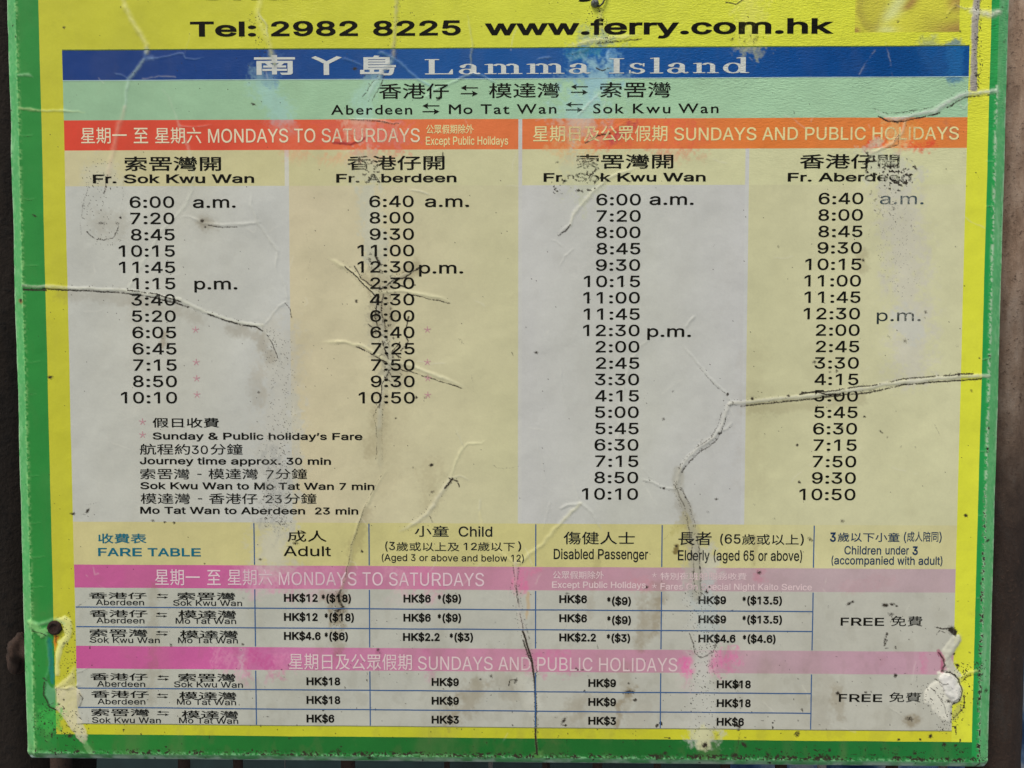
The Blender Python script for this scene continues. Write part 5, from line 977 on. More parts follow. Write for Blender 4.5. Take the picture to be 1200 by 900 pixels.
def place(P, x0, x1, yb, yt, u_l, u_r, lo, hi):
    pass
BLK = (20, 20, 16)
def string(s, bold):
    out = []; pen = 0
    for ch in s:
        g = latin(ch, bold)
        if g is not None: out.append((g[0]+np.array([pen, 0]), g[1]))
        pen += ADV[ch]
    return out
def text(s, x0, x1, yb, cap, rgb=BLK, bold=0, name='lettering', y1=None, label=None):
    """latin text whose ink runs x0..x1 (photo px) with baseline yb at x0 and capital height cap"""
    gl = string(s, bold); xs = np.concatenate([g[0][:, 0] for g in gl]); a, b = xs.min(), xs.max()
    u0, v0 = uv(x0, yb); u1, _ = uv(x1, yb); vt = uv(x0, yb-cap)[1]
    kb = bold*716/254*1.0
    sx = (u1-u0)/(b-a); sy = (v0-vt)/(716+2*kb)
    ink(name, [(np.stack([u0+(P[:, 0]-a)*sx, v0-(P[:, 1]+kb)*sy], 1), T_) for P, T_ in gl], rgb, label)
def rtext(s, xr, yb, cap, em, rgb=BLK, bold=0, name='departure_time', label=None):
    gl = string(s, bold); xs = np.concatenate([g[0][:, 0] for g in gl]); w_ = (xs.max()-xs.min())*em/1000
    text(s, xr-w_, xr, yb, cap, rgb, bold, name, label=label)
def han(s, x0, x1, yt, yb, rgb=BLK, bold=0, name='chinese_lettering', label=None):
    """chinese text filling the box x0..x1, yt..yb"""
    gl = []; pen = 0
    for ch in s:
        if ch == ' ': pen += 500; continue
        P, T_ = cjk(ch, bold); gl.append((P+np.array([pen, 0]), T_)); pen += 1000
    # the font's own em may differ: use real advance from outline size
    xs = np.concatenate([g[0][:, 0] for g in gl]); ys = np.concatenate([g[0][:, 1] for g in gl])
    if s.replace(' ', '') in ('一',): ys = np.array([ys.mean()-400, ys.mean()+400])
    u0, v0 = uv(x0, yb); u1, _ = uv(x1, yb); vt = uv(x0, yt)[1]
    sx = (u1-u0)/(xs.max()-xs.min()); sy = (v0-vt)/(ys.max()-ys.min())
    ink(name, [(np.stack([u0+(P[:, 0]-xs.min())*sx, v0-(P[:, 1]-ys.min())*sy], 1), T_) for P, T_ in gl], rgb, label)
def shape(polys, x0, x1, yt, yb, rgb, name):
    """polys in a 0..1 box (y up)"""
    P, T_ = fill(orient1(polys)); u0, v0 = uv(x0, yb); u1, _ = uv(x1, yb); vt = uv(x0, yt)[1]
    ink(name, [(np.stack([u0+P[:, 0]*(u1-u0), v0-P[:, 1]*(v0-vt)], 1), T_)], rgb)
def orient1(polys): return [c if area(c) < 0 else c[::-1] for c in polys]
def arrows(x0, x1, yt, yb, t=.10):
    a = [(0, .76), (.34, 1.02), (.30, .76+t/2), (1, .76+t/2), (1, .76-t/2), (.30, .76-t/2), (.34, .50)]
    b = [(1-x, 1-y) for x, y in a]
    P = [a, b]; shape(P, x0, x1, yt, yb, BLK, 'double_arrow')

# contact band
text('Chuen Kee Ferry', 227, 709, 0.3, 17, BLK, 11)
text('Tel: 2982 8225', 223, 540, 43.2, 17.6, BLK, 11)
text('www.ferry.com.hk', 568, 977, 41.6, 18.2, BLK, 11)
WT = (178, 182, 180)
han('南', 298, 346, 65, 88, WT, 20); han('丫', 365, 401, 66, 88, WT, 34); han('島', 422, 464, 65, 88.5, WT, 20)

# roman serif title, letters built from stems, serifs and bowls (cap height 100)
def rect(a, b, c, d): return [(a, c), (a, d), (b, d), (b, c)]
def arc(cx, cy, rx, ry, tx, ty, a0=0, a1=360, n=22):
    full = abs(a1-a0) >= 359
    o = [(cx+rx*math.cos(math.radians(a0+(a1-a0)*i/n)), cy+ry*math.sin(math.radians(a0+(a1-a0)*i/n))) for i in range(n+(0 if full else 1))]
    i_ = [(cx+(rx-tx)*math.cos(math.radians(a0+(a1-a0)*i/n)), cy+(ry-ty)*math.sin(math.radians(a0+(a1-a0)*i/n))) for i in range(n+(0 if full else 1))]
    if full:
        return [o if area(o) < 0 else o[::-1], i_ if area(i_) > 0 else i_[::-1]]
    p = o+i_[::-1]; return [p if area(p) < 0 else p[::-1]]
SER = {
    'L': (96, [rect(14, 32, 0, 100), rect(2, 46, 94, 100), rect(2, 88, 0, 6.5), [(88, 0), (88, 32), (83, 32), (74, 6)]]),
    'I': (52, [rect(17, 35, 0, 100), rect(3, 49, 94, 100), rect(3, 49, 0, 6)]),
    'l': (44, [rect(14, 30, 0, 103), [(2, 100), (14, 103), (14, 96), (2, 95)], rect(2, 42, 0, 5.5)]),
    'a': (72, arc(27, 17, 24, 19, 13, 5)+[rect(41, 57, 6, 50)]+arc(33, 46, 24, 22, 14, 6, 0, 150)+arc(60, 12, 12, 13, 8, 8, 180, 330)+arc(15, 50, 9, 9, 8.9, 8.9)+[[(38, 34), (45, 42), (45, 36), (38, 28)]]),
    'm': (122, [rect(14, 29, 0, 66), rect(54, 69, 0, 50), rect(93, 108, 0, 50), rect(3, 40, 0, 5.5), rect(44, 79, 0, 5.5), rect(83, 119, 0, 5.5), [(3, 64), (14, 67), (29, 67), (29, 61), (3, 60)]]+arc(47, 46, 22, 22, 14, 8, 0, 150)+arc(86, 46, 22, 22, 14, 8, 0, 150)),
    'n': (84, [rect(14, 29, 0, 66), rect(55, 70, 0, 50), rect(3, 40, 0, 5.5), rect(45, 81, 0, 5.5), [(3, 64), (14, 67), (29, 67), (29, 61), (3, 60)]]+arc(48, 46, 22, 22, 14, 8, 0, 150)),
    's': (60, arc(29, 50, 22, 18.5, 13, 6, 20, 270)+arc(30, 16.5, 24, 18.5, 13, 6, -160, 90)+[rect(47, 52, 46, 66), rect(5, 10, 0, 22), [(18, 40), (40, 32), (40, 24), (18, 31)]]),
    'd': (86, arc(34, 33, 31, 35, 15, 6)+[rect(56, 72, 0, 103), [(44, 100), (56, 103), (56, 96), (44, 95)], rect(66, 83, 0, 5.5)])}
pen = 0; polys = []
for ch in 'Lamma Island':
    if ch == ' ': pen += 44; continue
    w_, pl = SER[ch]
    for p in pl:
        a_ = area(p)
        polys.append([(x+pen, y) for x, y in p])
    pen += w_+7
fixed = []
for p in polys:
    fixed.append(p if (area(p) < 0 or False) else p)
# stems and serifs must wind the same way as the bowls' outer rims; bowl holes stay reversed
def norm(ch, pl):
    out = []; k = 0
    ring_holes = set()
    for i in range(len(pl)-1):
        a, b = pl[i], pl[i+1]
        if len(a) == len(b) == 22 and area(a) < 0 < area(b): ring_holes.add(i+1)
    for i, p in enumerate(pl):
        out.append(p if i in ring_holes or area(p) < 0 else p[::-1])
    return out
pen = 0; gl = []
for ch in 'Lamma Island':
    if ch == ' ': pen += 44; continue
    P, T_ = fill(norm(ch, SER[ch][1])); gl.append((P+np.array([pen, 0]), T_)); pen += SER[ch][0]+7
u0, v0 = uv(498, 87.3); u1 = uv(878, 87.3)[0]; vt = uv(498, 69.5)[1]
xs = np.concatenate([g[0][:, 0] for g in gl]); sx = (u1-u0)/(xs.max()-xs.min())
ink('title_lettering', [(np.stack([u0+(P[:, 0]-xs.min())*sx, v0-P[:, 1]*(v0-vt)/100], 1), T_) for P, T_ in gl], WT)

# route band
for s, a, b, c, d in (('香港仔', 444, 526, 98, 116), ('模達灣', 573, 656, 97.5, 115), ('索罟灣', 703, 786, 96.5, 114.5)): han(s, a, b, c, d, BLK, 6)
arrows(540, 560, 100, 113); arrows(669, 689, 99, 111.5); arrows(495, 515, 121, 134); arrows(663, 683, 120, 132)
def gill(s, x0, x1, yb, cap, rgb=BLK, bold=8):
    gl = []; pen = 0
    for ch in s:
        if ch == ' ': pen += 330; continue
        P, T_ = cjk(ch, bold); gl.append((P+np.array([pen, 0]), T_)); pen += P[:, 0].max()+ (95 if ch not in 'tk' else 70)
    xs = np.concatenate([g[0][:, 0] for g in gl]); hcap = cjk('H', bold)[0][:, 1].max()
    u0, v0 = uv(x0, yb); u1, _ = uv(x1, yb); vt = uv(x0, yb-cap)[1]; sx = (u1-u0)/(xs.max()-xs.min()); sy = (v0-vt)/hcap
    ink('lettering', [(np.stack([u0+(P[:, 0]-xs.min())*sx, v0-P[:, 1]*sy], 1), T_) for P, T_ in gl], rgb)
gill('Aberdeen', 388, 483, 134.3, 11.2); gill('Mo Tat Wan', 526, 652, 133.6, 11.2); gill('Sok Kwu Wan', 695, 842, 133, 11.2)
# orange bands
CR = (205, 190, 165); CR2 = (208, 190, 140)
han('星期一', 95, 149, 149.5, 168.5, CR, 4); han('至', 157, 174, 150, 168, CR, 4); han('星期六', 182, 236, 149.5, 168.5, CR, 4)
text('MONDAYS TO SATURDAYS', 244, 492, 167.2, 16, CR, 2)
han('公眾假期除外', 499.5, 555, 146, 157, CR2, 10); text('Except Public Hoildays', 499, 595.5, 170, 9.8, CR2, 5)
han('星期日及公眾假期', 624.5, 782, 147.5, 166.5, CR2, 6); text('SUNDAYS AND PUBLIC HOLIDAYS', 790, 1123.5, 164.8, 15, CR2, 3)
# column headings
for s, a, b, c, d in (('索罟灣開', 146, 259, 183.5, 200.5), ('香港仔開', 407, 521, 182.5, 199.5), ('索罟灣開', 675, 789, 181, 198), ('香港仔開', 937, 1054, 181, 198)): han(s, a, b, c, d, BLK, 12)
for s, a, b, c in (('Fr. Sok Kwu Wan', 109, 298, 214.8), ('Fr. Aberdeen', 394, 535, 214), ('Fr. Sok Kwu Wan', 637, 827, 213.2), ('Fr. Aberdeen', 923, 1068, 213)): text(s, a, b, c, 10.2, BLK, 9)
# departure times
cols = (("6:00 7:20 8:45 10:15 11:45 1:15 3:40 5:20 6:05 6:45 7:15 8:50 10:10", 204.3, 243.6, 207.8, 472.6),
        ("6:40 8:00 9:30 11:00 12:30 2:30 4:30 6:00 6:40 7:25 7:50 9:30 10:50", 485, 242.8, 486.3, 472.8),
        ("6:00 7:20 8:00 8:45 9:30 10:15 11:00 11:45 12:30 2:00 2:45 3:30 4:15 5:00 5:45 6:30 7:15 8:50 10:10", 751, 240.8, 747.8, 585.5),
        ("6:40 8:00 8:45 9:30 10:15 11:00 11:45 12:30 2:00 2:45 3:30 4:15 5:00 5:45 6:30 7:15 7:50 9:30 10:50", 1011.5, 239.6, 1002.4, 586.2))
for s, xa, ya, xb, yb in cols:
    L = s.split(); n = len(L)-1
    for i, t in enumerate(L):
        f = i/n; rtext(t, xa+(xb-xa)*f, ya+(yb-ya)*f, 13.4, 28.2-.4*f, BLK, 5)
for s, a, b, y in (('a.m.', 226, 276.5, 243.6), ('p.m.', 228, 278.5, 339.2), ('a.m.', 498, 550, 242.8), ('p.m.', 491, 543, 320.6), ('a.m.', 761, 813, 240.4), ('p.m.', 758.5, 810, 395)):
    text(s, a, b, y, 13.4, BLK, 5, 'lettering')
text('a.m.', 1031, 1082.5, 239.6, 13.2, (52, 70, 80), 1, 'lettering'); text('p.m.', 1027.5, 1079, 376.4, 13.2, (36, 46, 50), 1, 'lettering')
PKA = (172, 128, 138)
def star(x, y, r, rgb=PKA):
    P = []
    for k in range(5):
        a = math.radians(90+72*k); dx, dy = math.cos(a), math.sin(a); w_ = .11
        P.append([(.5-dy*w_*.5, .5+dx*w_*.5), (.5+dx*.5-dy*w_*.5, .5+dy*.5+dx*w_*.5), (.5+dx*.5+dy*w_*.5, .5+dy*.5-dx*w_*.5), (.5+dy*w_*.5, .5-dx*w_*.5)])
    shape(P, x-r, x+r, y-r*.95, y+r*.95, rgb, 'asterisk')
for x, y in ((229.5, 386.5), (230, 424.5), (230.5, 443.5), (231, 462.5), (501, 386.5), (501, 424.5), (501.5, 443.3), (501.5, 463), (167.3, 494.3), (167.3, 509.5)): star(x, y, 4.2)
# notes
han('假日收費', 179, 257, 489.5, 501, BLK, 10)
for s, a, b, y in (('Sunday & Public holiday’s Fare', 179, 425, 515), ('Journey time approx. 30 min', 164, 388, 544), ('Sok Kwu Wan to Mo Tat Wan 7 min', 164.5, 439, 573.2), ('Mo Tat Wan to Aberdeen  23 min', 164.5, 420, 602)): text(s, a, b, y, 8.2, BLK, 9)
for s, a, b, c, d in (('航程約', 164, 223, 520, 532.8), ('分鐘', 247, 284.5, 520, 532.8), ('索罟灣', 164.5, 222.5, 549, 561.5), ('模達灣', 244.5, 302.5, 549, 561.5), ('分鐘', 323, 360, 549, 561.5), ('模達灣', 165, 223, 578, 590.5), ('香港仔', 245, 302, 578, 590.5), ('分鐘', 334, 371, 578, 590.5)): han(s, a, b, c, d, BLK, 5)
text('30', 225, 244, 532, 10, BLK, 3); text('7', 312, 321, 561, 10, BLK, 1); text('23', 311.5, 330.5, 589.5, 9.5, BLK, 2); text('-', 231.5, 236.5, 560.2, 10.5); text('-', 232, 237, 589, 10.5)
# fare headings
TL = (24, 92, 112)
han('收費表', 115.5, 172, 625, 636.5, TL, 12); text('FARE TABLE', 115.5, 235.5, 651.5, 9.6, TL, 8)
NV = (22, 26, 30)
han('成人', 337, 383, 621.5, 635, BLK, 5); text('Adult', 332.5, 388, 651.5, 11.6, BLK, 3)
han('小童', 486, 526, 616, 629, NV, 6); text('Child', 537.5, 577, 628.8, 11.8, NV, 4)
text('(3', 451.5, 463, 644.6, 9.5, NV, 3); han('歲或以上及', 464.5, 538.5, 635.2, 645.8, NV, 4); text('12', 543.5, 559, 644.6, 8.6, NV, 4); han('歲以下', 560, 603.5, 635.2, 645.8, NV, 4); text(')', 607, 611, 644.6, 9.5, NV, 4)
text('(Aged 3 or above and below 12)', 447.5, 614, 657.4, 8, NV, 4)
han('傷健人士', 660.5, 744, 623, 638, NV, 5); text('Disabled Passenger', 649, 759.5, 655.2, 12, NV, 5)
han('長者', 795, 834, 623, 639, NV, 6); text('(65', 844, 868, 637.2, 11, NV, 4); han('歲或以上', 869.5, 936, 626, 638.5, NV, 4); text(')', 938, 942, 637.5, 11, NV, 3)
text('Elderly (aged 65 or above)', 794.5, 940, 656.8, 12, NV, 5)
NB = (26, 50, 78)
text('3', 972.5, 979.5, 635, 11, NB, 12); han('歲以下小童', 981.5, 1054, 624, 635, NB, 7); text('(', 1059, 1062, 634.5, 10.5, NB, 1); han('成人陪同', 1062.5, 1099.5, 623, 635, NB, 7); text(')', 1100.5, 1103.5, 634.5, 10.5, NB, 1)
text('Children', 989.5, 1032.5, 649.8, 9.8, NB, 5); text('under', 1037.5, 1065, 649.8, 9.8, NB, 5); text('3', 1069, 1075.5, 650.5, 10.2, NB, 12); text('(accompanied with adult)', 974.5, 1104.5, 661.5, 9.6, NB, 5)
# pink bands
PT = (196, 174, 184)
han('星期一', 182, 234.5, 667, 686, PT, 3); han('至', 243, 259, 668, 685.5, PT, 3); han('星期六', 267, 319.5, 667, 686, PT, 3); text('MONDAYS TO SATURDAYS', 327, 567.5, 685.6, 15.4, PT, 1)
PT2 = (192, 173, 178)
han('公眾假期除外', 648, 708, 669, 678.5, PT2, 10); text('Except Public Holidays', 647, 757, 689, 7.6, PT2, 7); star(767, 674, 3, PT2); star(767, 686.8, 3, PT2)
han('特別夜班船服務收費', 774, 875, 671, 679.5, PT2, 12); text('Fares On Special Night Kaito Service', 774, 951.5, 691, 7.4, PT2, 7)
han('星期日及公眾假期', 339, 483, 765.5, 784.5, PT2, 4); text('SUNDAYS AND PUBLIC HOLIDAYS', 490, 794, 784.8, 15.6, PT2, 1)
# places
rows = (((('香港仔', 104, 172, 694, 701.5), ('索罟灣', 208, 276, 694, 703)), (('Aberdeen', 112.5, 169, 709), ('Sok Kwu Wan', 203, 284, 709.7)), (184, 197, 695.5, 701.5)),
        ((('香港仔', 105, 173, 714.5, 723), ('模達灣', 209, 277, 715, 725)), (('Aberdeen', 113, 169.5, 730.2), ('Mo Tat Wan', 206, 277, 730.8)), (183, 196, 717.5, 723.5)),
        ((('索罟灣', 105, 173, 737, 746), ('模達灣', 211, 279, 738.5, 748)), (('Sok Kwu Wan', 105.5, 187.5, 753), ('Mo Tat Wan', 209, 279, 753.5)), (183, 197, 739, 745)),
        ((('香港仔', 106, 173.5, 788.5, 797), ('索罟灣', 209, 276.5, 789, 798.5)), (('Aberdeen', 114, 170.5, 804.5), ('Sok Kwu Wan', 204, 285, 805.2)), (185, 198, 791, 797.5)),
        ((('香港仔', 107, 174.5, 809, 817.5), ('模達灣', 210, 277.5, 810.5, 820)), (('Aberdeen', 114.5, 170.5, 825.2), ('Mo Tat Wan', 207.5, 277, 825.8)), (184, 197, 812.5, 818.5)),
        ((('索罟灣', 107, 175, 830.5, 839), ('模達灣', 213, 279.5, 832.5, 842)), (('Sok Kwu Wan', 108, 188.5, 847), ('Mo Tat Wan', 210, 279.5, 847.6)), (184, 198, 833, 839)))
for hs, ts, ar in rows:
    for h_ in hs: han(*h_, BLK, 10, 'place_name')
    for s, a, b, y in ts: text(s, a, b, y, 6.7, (28, 30, 30), 4, 'place_name')
    arrows(*ar, .13)
# fares
B_ = 15
for s, a, b, y in (('HK$12', 333, 372.5, 705.2), ('*($18)', 377, 411.5, 705.8), ('HK$12', 333, 372.5, 727.6), ('*($18)', 380.5, 415, 728), ('HK$4.6', 333, 376, 749.8), ('*($6)', 380.5, 408, 750.3),
                   ('HK$6', 473, 505, 706), ('*($9)', 513, 540.5, 706.2), ('HK$6', 473, 505, 728.4), ('*($9)', 513, 540.5, 728.8), ('HK$2.2', 472.5, 515.5, 751), ('*($3)', 527, 554.5, 751.4),
                   ('HK$6', 655.5, 688, 706.8), ('*($9)', 711.5, 739.5, 709), ('HK$6', 655.5, 688, 729.2), ('*($9)', 711.5, 739.5, 731.2), ('HK$2.2', 655.5, 698.5, 751.6), ('*($3)', 711, 738.5, 752.2),
                   ('HK$9', 818.5, 851, 708), ('*($13.5)', 870, 916.5, 708.4), ('HK$9', 818.5, 851, 730.4), ('*($13.5)', 870, 916.5, 730.8), ('HK$4.6', 818.5, 862, 753), ('*($4.6)', 870.5, 909, 753.4),
                   ('HK$18', 359.5, 399, 802.8), ('HK$18', 359.5, 399, 824.8), ('HK$6', 359.5, 392, 846.6), ('HK$9', 506, 538, 803.8), ('HK$9', 506, 538, 825.8), ('HK$3', 506, 538, 848),
                   ('HK$9', 689.5, 722, 805), ('HK$9', 689.5, 722, 827.2), ('HK$3', 689.5, 722, 849.2), ('HK$18', 840, 880, 806.6), ('HK$18', 840, 880, 828.8), ('HK$6', 840, 872, 850.8)):
    text(s, a, b, y, 9.3, BLK, B_, 'fare')
text('FREE', 985, 1036, 733.2, 9.4, BLK, 6, 'fare'); han('免費', 1044, 1081, 722, 734, BLK, 2, 'fare'); text('FREE', 983, 1034, 822.6, 9.2, BLK, 6, 'fare'); han('免費', 1042, 1079, 811.5, 823, BLK, 2, 'fare')
# table rules
RUL = (52, 84, 128)
def rule(x0, y0, x1, y1, t=1.3, rgb=RUL, name='table_rule'):
    (a, b), (c, d) = (x0, y0), (x1, y1)
    hu = t/1040/2; hv = t/800/2
    if abs(c-a) > abs(d-b): P = np.array([(a, b-hv), (c, b-hv), (c, b+hv), (a, b+hv)])
    else: P = np.array([(a-hu, b), (a+hu, b), (a+hu, d), (a-hu, d)])
    ink(name, [(P, np.array([(0, 1, 2), (0, 2, 3)]))], rgb)
for k in ('r1', 'r2', 'r3', 'r4'): rule(.001, Y[k], X['f5'], Y[k])
for k in ('f1', 'f2', 'f3', 'f4', 'f5'):
    for a, b in (('body_b', 'fh_b'), ('p1_b', 'p2_t'), ('p2_b', 'tab_b')): rule(X[k], Y[a]+.001, X[k], Y[b]-.001)
rule(0, Y['tab_b'], 1, Y['tab_b'], .9, (110, 112, 86))
rule(0, Y['tab_t']-.0008, 1, Y['tab_t']-.0008, .9, (70, 96, 50))
rule(0, Y['blue_b'], 1, Y['blue_b'], .9, (150, 176, 180))

# ------------------------------------------------------------------ board body and fixings
def body():
    bm = bmesh.new()
    x0, x1 = X['out_l']*W+.0012, X['out_r']*W-.0006; z0, z1 = Z0-Y['out_b']*HH-.0009, Z0-Y['top']*HH
    bmesh.ops.create_cube(bm, size=1)
    for v in bm.verts: v.co = ((x0+x1)/2+v.co.x*(x1-x0)-OX, .0055+v.co.y*.0065-OY, (z0+z1)/2+v.co.z*(z1-z0)-OZ)
    bmesh.ops.bevel(bm, geom=bm.edges[:], offset=.0012, segments=2, affect='EDGES')
    b = N('board_edge'); tc = b.n('ShaderNodeTexCoord'); n = b.noise(120, 5, .65, tc.outputs['Object'])
    b.l(b.ramp(n, [(.3, (.06, .16, .09)), (.5, (.30, .42, .36)), (.7, (.5, .55, .5))]), b.p.inputs['Base Color']); b.p.inputs['Roughness'].default_value = .6
    obj('board', mesh_from_bm('board', bm, False), SIGN, b.m)
body()
def bolt(x, y, r, mat, dome=.45, slot=False):
    u, v = uv(x, y); h = float(bil(HT, np.array([u]), np.array([v]))[0])
    bm = bmesh.new(); R0 = r/1040*W
    prof = [(1.0, -.6), (1.0, .10), (.93, .30), (.72, .45), (.60, .40), (.50, .22), (.30, .16), (0, .15)] if not slot else [(1, -.6), (1, .2), (.8, .6), (.45, .85), (0, .92)]
    n = 20; rings = []
    for k, (rr, hh) in enumerate(prof[:-1]):
        rings.append([bm.verts.new((math.cos(2*math.pi*i/n)*rr*R0*(1+.05*math.sin(3*i+k)), -hh*R0*dome*1.6, math.sin(2*math.pi*i/n)*rr*R0)) for i in range(n)])
    c = bm.verts.new((0, -prof[-1][1]*R0*dome*1.6, 0))
    for a, b in zip(rings, rings[1:]):
        for i in range(n): bm.faces.new((a[i], a[(i+1) % n], b[(i+1) % n], b[i]))
    for i in range(n): bm.faces.new((rings[-1][i], rings[-1][(i+1) % n], c))
    bmesh.ops.recalc_face_normals(bm, faces=bm.faces[:])
    o = obj('bolt', mesh_from_bm('bolt', bm), SIGN, mat)
    o.location = Vector((u*W, -h-.0002, Z0-v*HH))-Vector((OX, OY, OZ)); return o
b1 = bolt(64.5, 735.5, 8.8, mat_rust('rusted_bolt_head', (.035, .012, .007), (.006, .004, .003), 500, .8, .8, 1)); b1['label'] = 'rust eaten bolt at the lower left corner'
b2 = bolt(697, 4.5, 4.6, mat_rust('grey_bolt', (.16, .18, .17), (.03, .035, .03), 700, .5, .4, 1), .9, True); b2['label'] = 'small dull grey bolt head at the top'
def tube(pts, r, parent, mat, name, n=10, taper=None):
    bm = bmesh.new(); rings = []
    for k, p in enumerate(pts):
        p = Vector(p); d = (Vector(pts[min(k+1, len(pts)-1)])-Vector(pts[max(k-1, 0)])).normalized()
        a = d.orthogonal().normalized(); b = d.cross(a); rr = r*(taper[k] if taper else 1)
        if k: # keep rings aligned
            a = (pa-d*pa.dot(d)).normalized(); b = d.cross(a)
        pa = a
        rings.append([bm.verts.new(p+a*math.cos(2*math.pi*i/n)*rr+b*math.sin(2*math.pi*i/n)*rr) for i in range(n)])
    for a, b in zip(rings, rings[1:]):
        for i in range(n): bm.faces.new((a[i], a[(i+1) % n], b[(i+1) % n], b[i]))
    bm.faces.new(rings[0][::-1]); bm.faces.new(rings[-1]); bmesh.ops.recalc_face_normals(bm, faces=bm.faces[:])
    return obj(name, mesh_from_bm(name, bm), parent, mat)
dk = N('dark_wire'); dk.p.inputs['Base Color'].default_value = (.02, .022, .02, 1); dk.p.inputs['Roughness'].default_value = .5
wp = []
for x, y, h in ((700, 8, .8), (703, 8.2, 1.4), (706, 5.5, 1.7), (708, 1, 1.7), (710, -5, 1.4), (715, -10, .5)):
    u, v = uv(x, y); wp.append((u*W-OX, -h*.001-OY, Z0-v*HH-OZ))
tube(wp, .00055, SIGN, dk.m, 'wire', 8)

# ------------------------------------------------------------------ what the sign is fixed to, and what shows round it
def cyl(name, x, y, z0, z1, r, mat, parent, seg=40, rings=60, wob_=0.0006, seed=1):
    rs = np.random.RandomState(seed); bm = bmesh.new(); R_ = []
    ox = parent.location if parent else Vector((0, 0, 0))
    tab = rs.rand(rings+1, seg)
    for k in range(rings+1):
        z = z0+(z1-z0)*k/rings
        R_.append([bm.verts.new((x+math.cos(2*math.pi*i/seg)*(r+(tab[k, i]-.5)*wob_)-ox.x, y+math.sin(2*math.pi*i/seg)*(r+(tab[k, i]-.5)*wob_)-ox.y, z-ox.z)) for i in range(seg)])
    for a, b in zip(R_, R_[1:]):
        for i in range(seg): bm.faces.new((a[i], a[(i+1) % seg], b[(i+1) % seg], b[i]))
    bm.faces.new(R_[0][::-1]); bm.faces.new(R_[-1])
    return obj(name, mesh_from_bm(name, bm), parent, mat)
FY = .032
FENCE = empty('pier_fence', (W/2, FY, 0), 'rusty metal pier fence behind the timetable board', 'fence')
pr_ = at(1164, 860, FY); rad = (at(1192, 860, FY)-pr_).x
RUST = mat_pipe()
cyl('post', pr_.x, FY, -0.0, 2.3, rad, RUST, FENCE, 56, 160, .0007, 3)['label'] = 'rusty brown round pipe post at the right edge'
BAR = mat_rust('bar_rust', (.045, .024, .016), (.010, .006, .005), 60)
GRY = mat_rust('bar_grey', (.30, .29, .27), (.08, .07, .06), 60)
for cx, w_, m_ in ((72, 24, BAR), (216, 14, BAR), (279, 11, BAR), (334, 1.4, GRY), (408, 17, BAR), (524, 7, BAR), (575, 5, GRY), (640, 9, BAR), (700, 12, BAR), (770, 9, BAR), (850, 12, BAR), (915, 14, BAR), (963, 10, GRY), (1045, 14, BAR), (1105, 10, GRY)):
    p = at(cx, 897, FY+.012); cyl('bar', p.x, FY+.012, 0, 2.25, w_*abs(T[2])/F*.5*1.1, m_, FENCE, 12, 6, .0004, cx)
def box(name, x0, x1, y0, y1, z0, z1, mat, parent=None):
    bm = bmesh.new(); bmesh.ops.create_cube(bm, size=1); ox = parent.location if parent else Vector((0, 0, 0))
    for v in bm.verts: v.co = ((x0+x1)/2+v.co.x*(x1-x0)-ox.x, (y0+y1)/2+v.co.y*(y1-y0)-ox.y, (z0+z1)/2+v.co.z*(z1-z0)-ox.z)
    bmesh.ops.bevel(bm, geom=bm.edges[:], offset=min(.004, (y1-y0)*.2), segments=2, affect='EDGES')
    return obj(name, mesh_from_bm(name, bm, False), parent, mat)
box('rail', -.9, pr_.x+.004, FY+.0, FY+.022, 1.72, 1.76, BAR, FENCE)
box('rail', -.9, pr_.x+.004, FY+.0, FY+.022, .16, .20, BAR, FENCE)
# weathered timber post on the left, its shade painted near black, with a knot of old rust
DT = mat_rust('shaded_timber', (.016, .011, .007), (.003, .0025, .002), 25, .95, 1.0, .18)
pl_ = at(28, 860, .02)
def timber():
    bm = bmesh.new(); n = 28; rings = 150; rs = np.random.RandomState(5); tab = rs.rand(rings+1, n); ph = rs.rand(8)*6
    R_ = []
    for k in range(rings+1):
        z = 2.3*k/rings; row = []
        for i in range(n):
            a = 2*math.pi*i/n; r = .047*(1+.05*math.sin(2*a+z*3+ph[0])+.035*math.sin(5*a+z*9+ph[1])+.03*math.sin(11*a+ph[2]+z*2)+.03*(tab[k, i]-.5))
            row.append(bm.verts.new((math.cos(a)*r, math.sin(a)*r, z)))
        R_.append(row)
    for a, b in zip(R_, R_[1:]):
        for i in range(n): bm.faces.new((a[i], a[(i+1) % n], b[(i+1) % n], b[i]))
    bm.faces.new(R_[0][::-1]); bm.faces.new(R_[-1])
    return mesh_from_bm('trunk', bm)
POST = empty('timber_post', (pl_.x-.035, .068, 0), 'weathered timber post at the left edge, shade painted in as near-black colour', 'post')
obj('shaft', timber(), POST, DT)
def knob():
    bm = bmesh.new(); bmesh.ops.create_icosphere(bm, subdivisions=4, radius=1)
    for v in bm.verts:
        c = v.co; k = 1+.16*math.sin(5*c.x+2)+.14*math.sin(6*c.z+3*c.x)+.06*math.sin(17*c.y+9*c.z); v.co = Vector((c.x*.008*k, c.y*.008*k, c.z*.012*k))
    return mesh_from_bm('rust_lump', bm)
kp = at(23, 764, .026); o = obj('rust_lump', knob(), POST, mat_rust('lump_rust', (.05, .028, .018), (.01, .007, .005), 200)); o.location = kp-POST.location

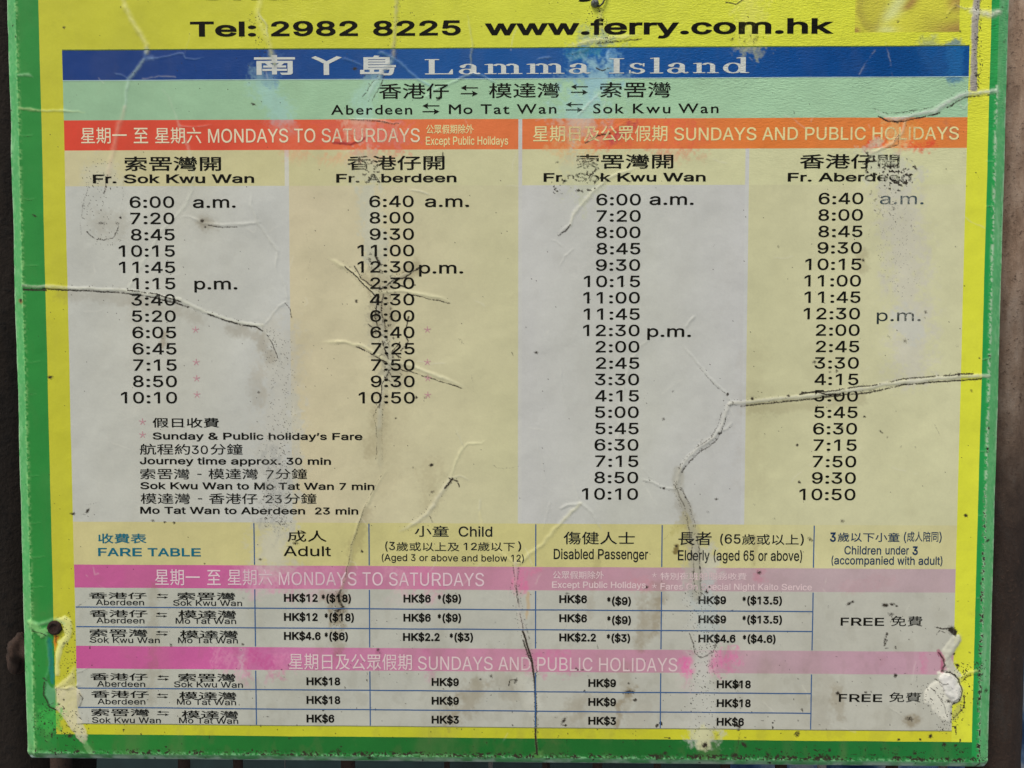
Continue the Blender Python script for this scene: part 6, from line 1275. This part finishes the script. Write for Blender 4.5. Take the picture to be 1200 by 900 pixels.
# pale blue sack hanging beyond the fence at the lower right
def sheet(name, x0, x1, z0, z1, y, mat, label, cat):
    nx, nz = 90, 60; bm = bmesh.new(); g = []
    for j in range(nz+1):
        row = []
        for i in range(nx+1):
            a, b = i/nx, j/nz
            yy = y+.02*math.sin(a*26+b*3)+.012*math.sin(a*61+b*9)+.01*math.sin(b*23+a*11)
            row.append(bm.verts.new((x0+(x1-x0)*a-(x0+x1)/2, yy-y, z0+(z1-z0)*b-z0+.01*math.sin(a*14))))
        g.append(row)
    for j in range(nz):
        for i in range(nx): bm.faces.new((g[j][i], g[j][i+1], g[j+1][i+1], g[j+1][i]))
    r = bmesh.ops.solidify(bm, geom=bm.faces[:], thickness=.002)
    o = obj(name, mesh_from_bm(name, bm), None, mat); o.location = ((x0+x1)/2, y, z0); o['label'] = label; o['category'] = cat; return o
bs = N('blue_white_plastic'); tc = bs.n('ShaderNodeTexCoord'); nn = bs.noise(9, 3, .5, tc.outputs['Object'], 1.2)
bs.l(bs.ramp(nn, [(.40, (.05, .12, .28)), (.5, (.20, .34, .55)), (.58, (.60, .66, .70))]), bs.p.inputs['Base Color']); bs.p.inputs['Roughness'].default_value = .4
sheet('plastic_sheet', .50, 1.0, .55, 1.36, .30, bs.m, 'crumpled blue and white plastic sheet behind the rusty pipe', 'plastic sheet')
# dark teal backdrop board standing for the sea beyond the bars
tl = N('teal_backdrop_paint'); tc = tl.n('ShaderNodeTexCoord'); nn = tl.noise(14, 4, .6, tc.outputs['Object'])
tl.l(tl.ramp(nn, [(.3, (.006, .018, .020)), (.7, (.014, .040, .042))]), tl.p.inputs['Base Color']); tl.p.inputs['Roughness'].default_value = .7
hb = box('backdrop', -1.3, 1.6, .60, .63, 0, 2.3, tl.m); hb.location = (0, 0, 0); hb['label'] = 'dark teal painted hoarding standing for the sea behind the fence bars'; hb['category'] = 'backdrop'
# ground
gm = N('worn_concrete'); tc = gm.n('ShaderNodeTexCoord'); nn = gm.noise(6, 6, .6, tc.outputs['Object'])
gm.l(gm.ramp(nn, [(.3, (.14, .135, .125)), (.7, (.24, .235, .22))]), gm.p.inputs['Base Color']); gm.p.inputs['Roughness'].default_value = .9
bm = bmesh.new(); bmesh.ops.create_grid(bm, x_segments=8, y_segments=8, size=60); g_ = obj('ground', mesh_from_bm('ground', bm, False), None, gm.m); g_['kind'] = 'structure'
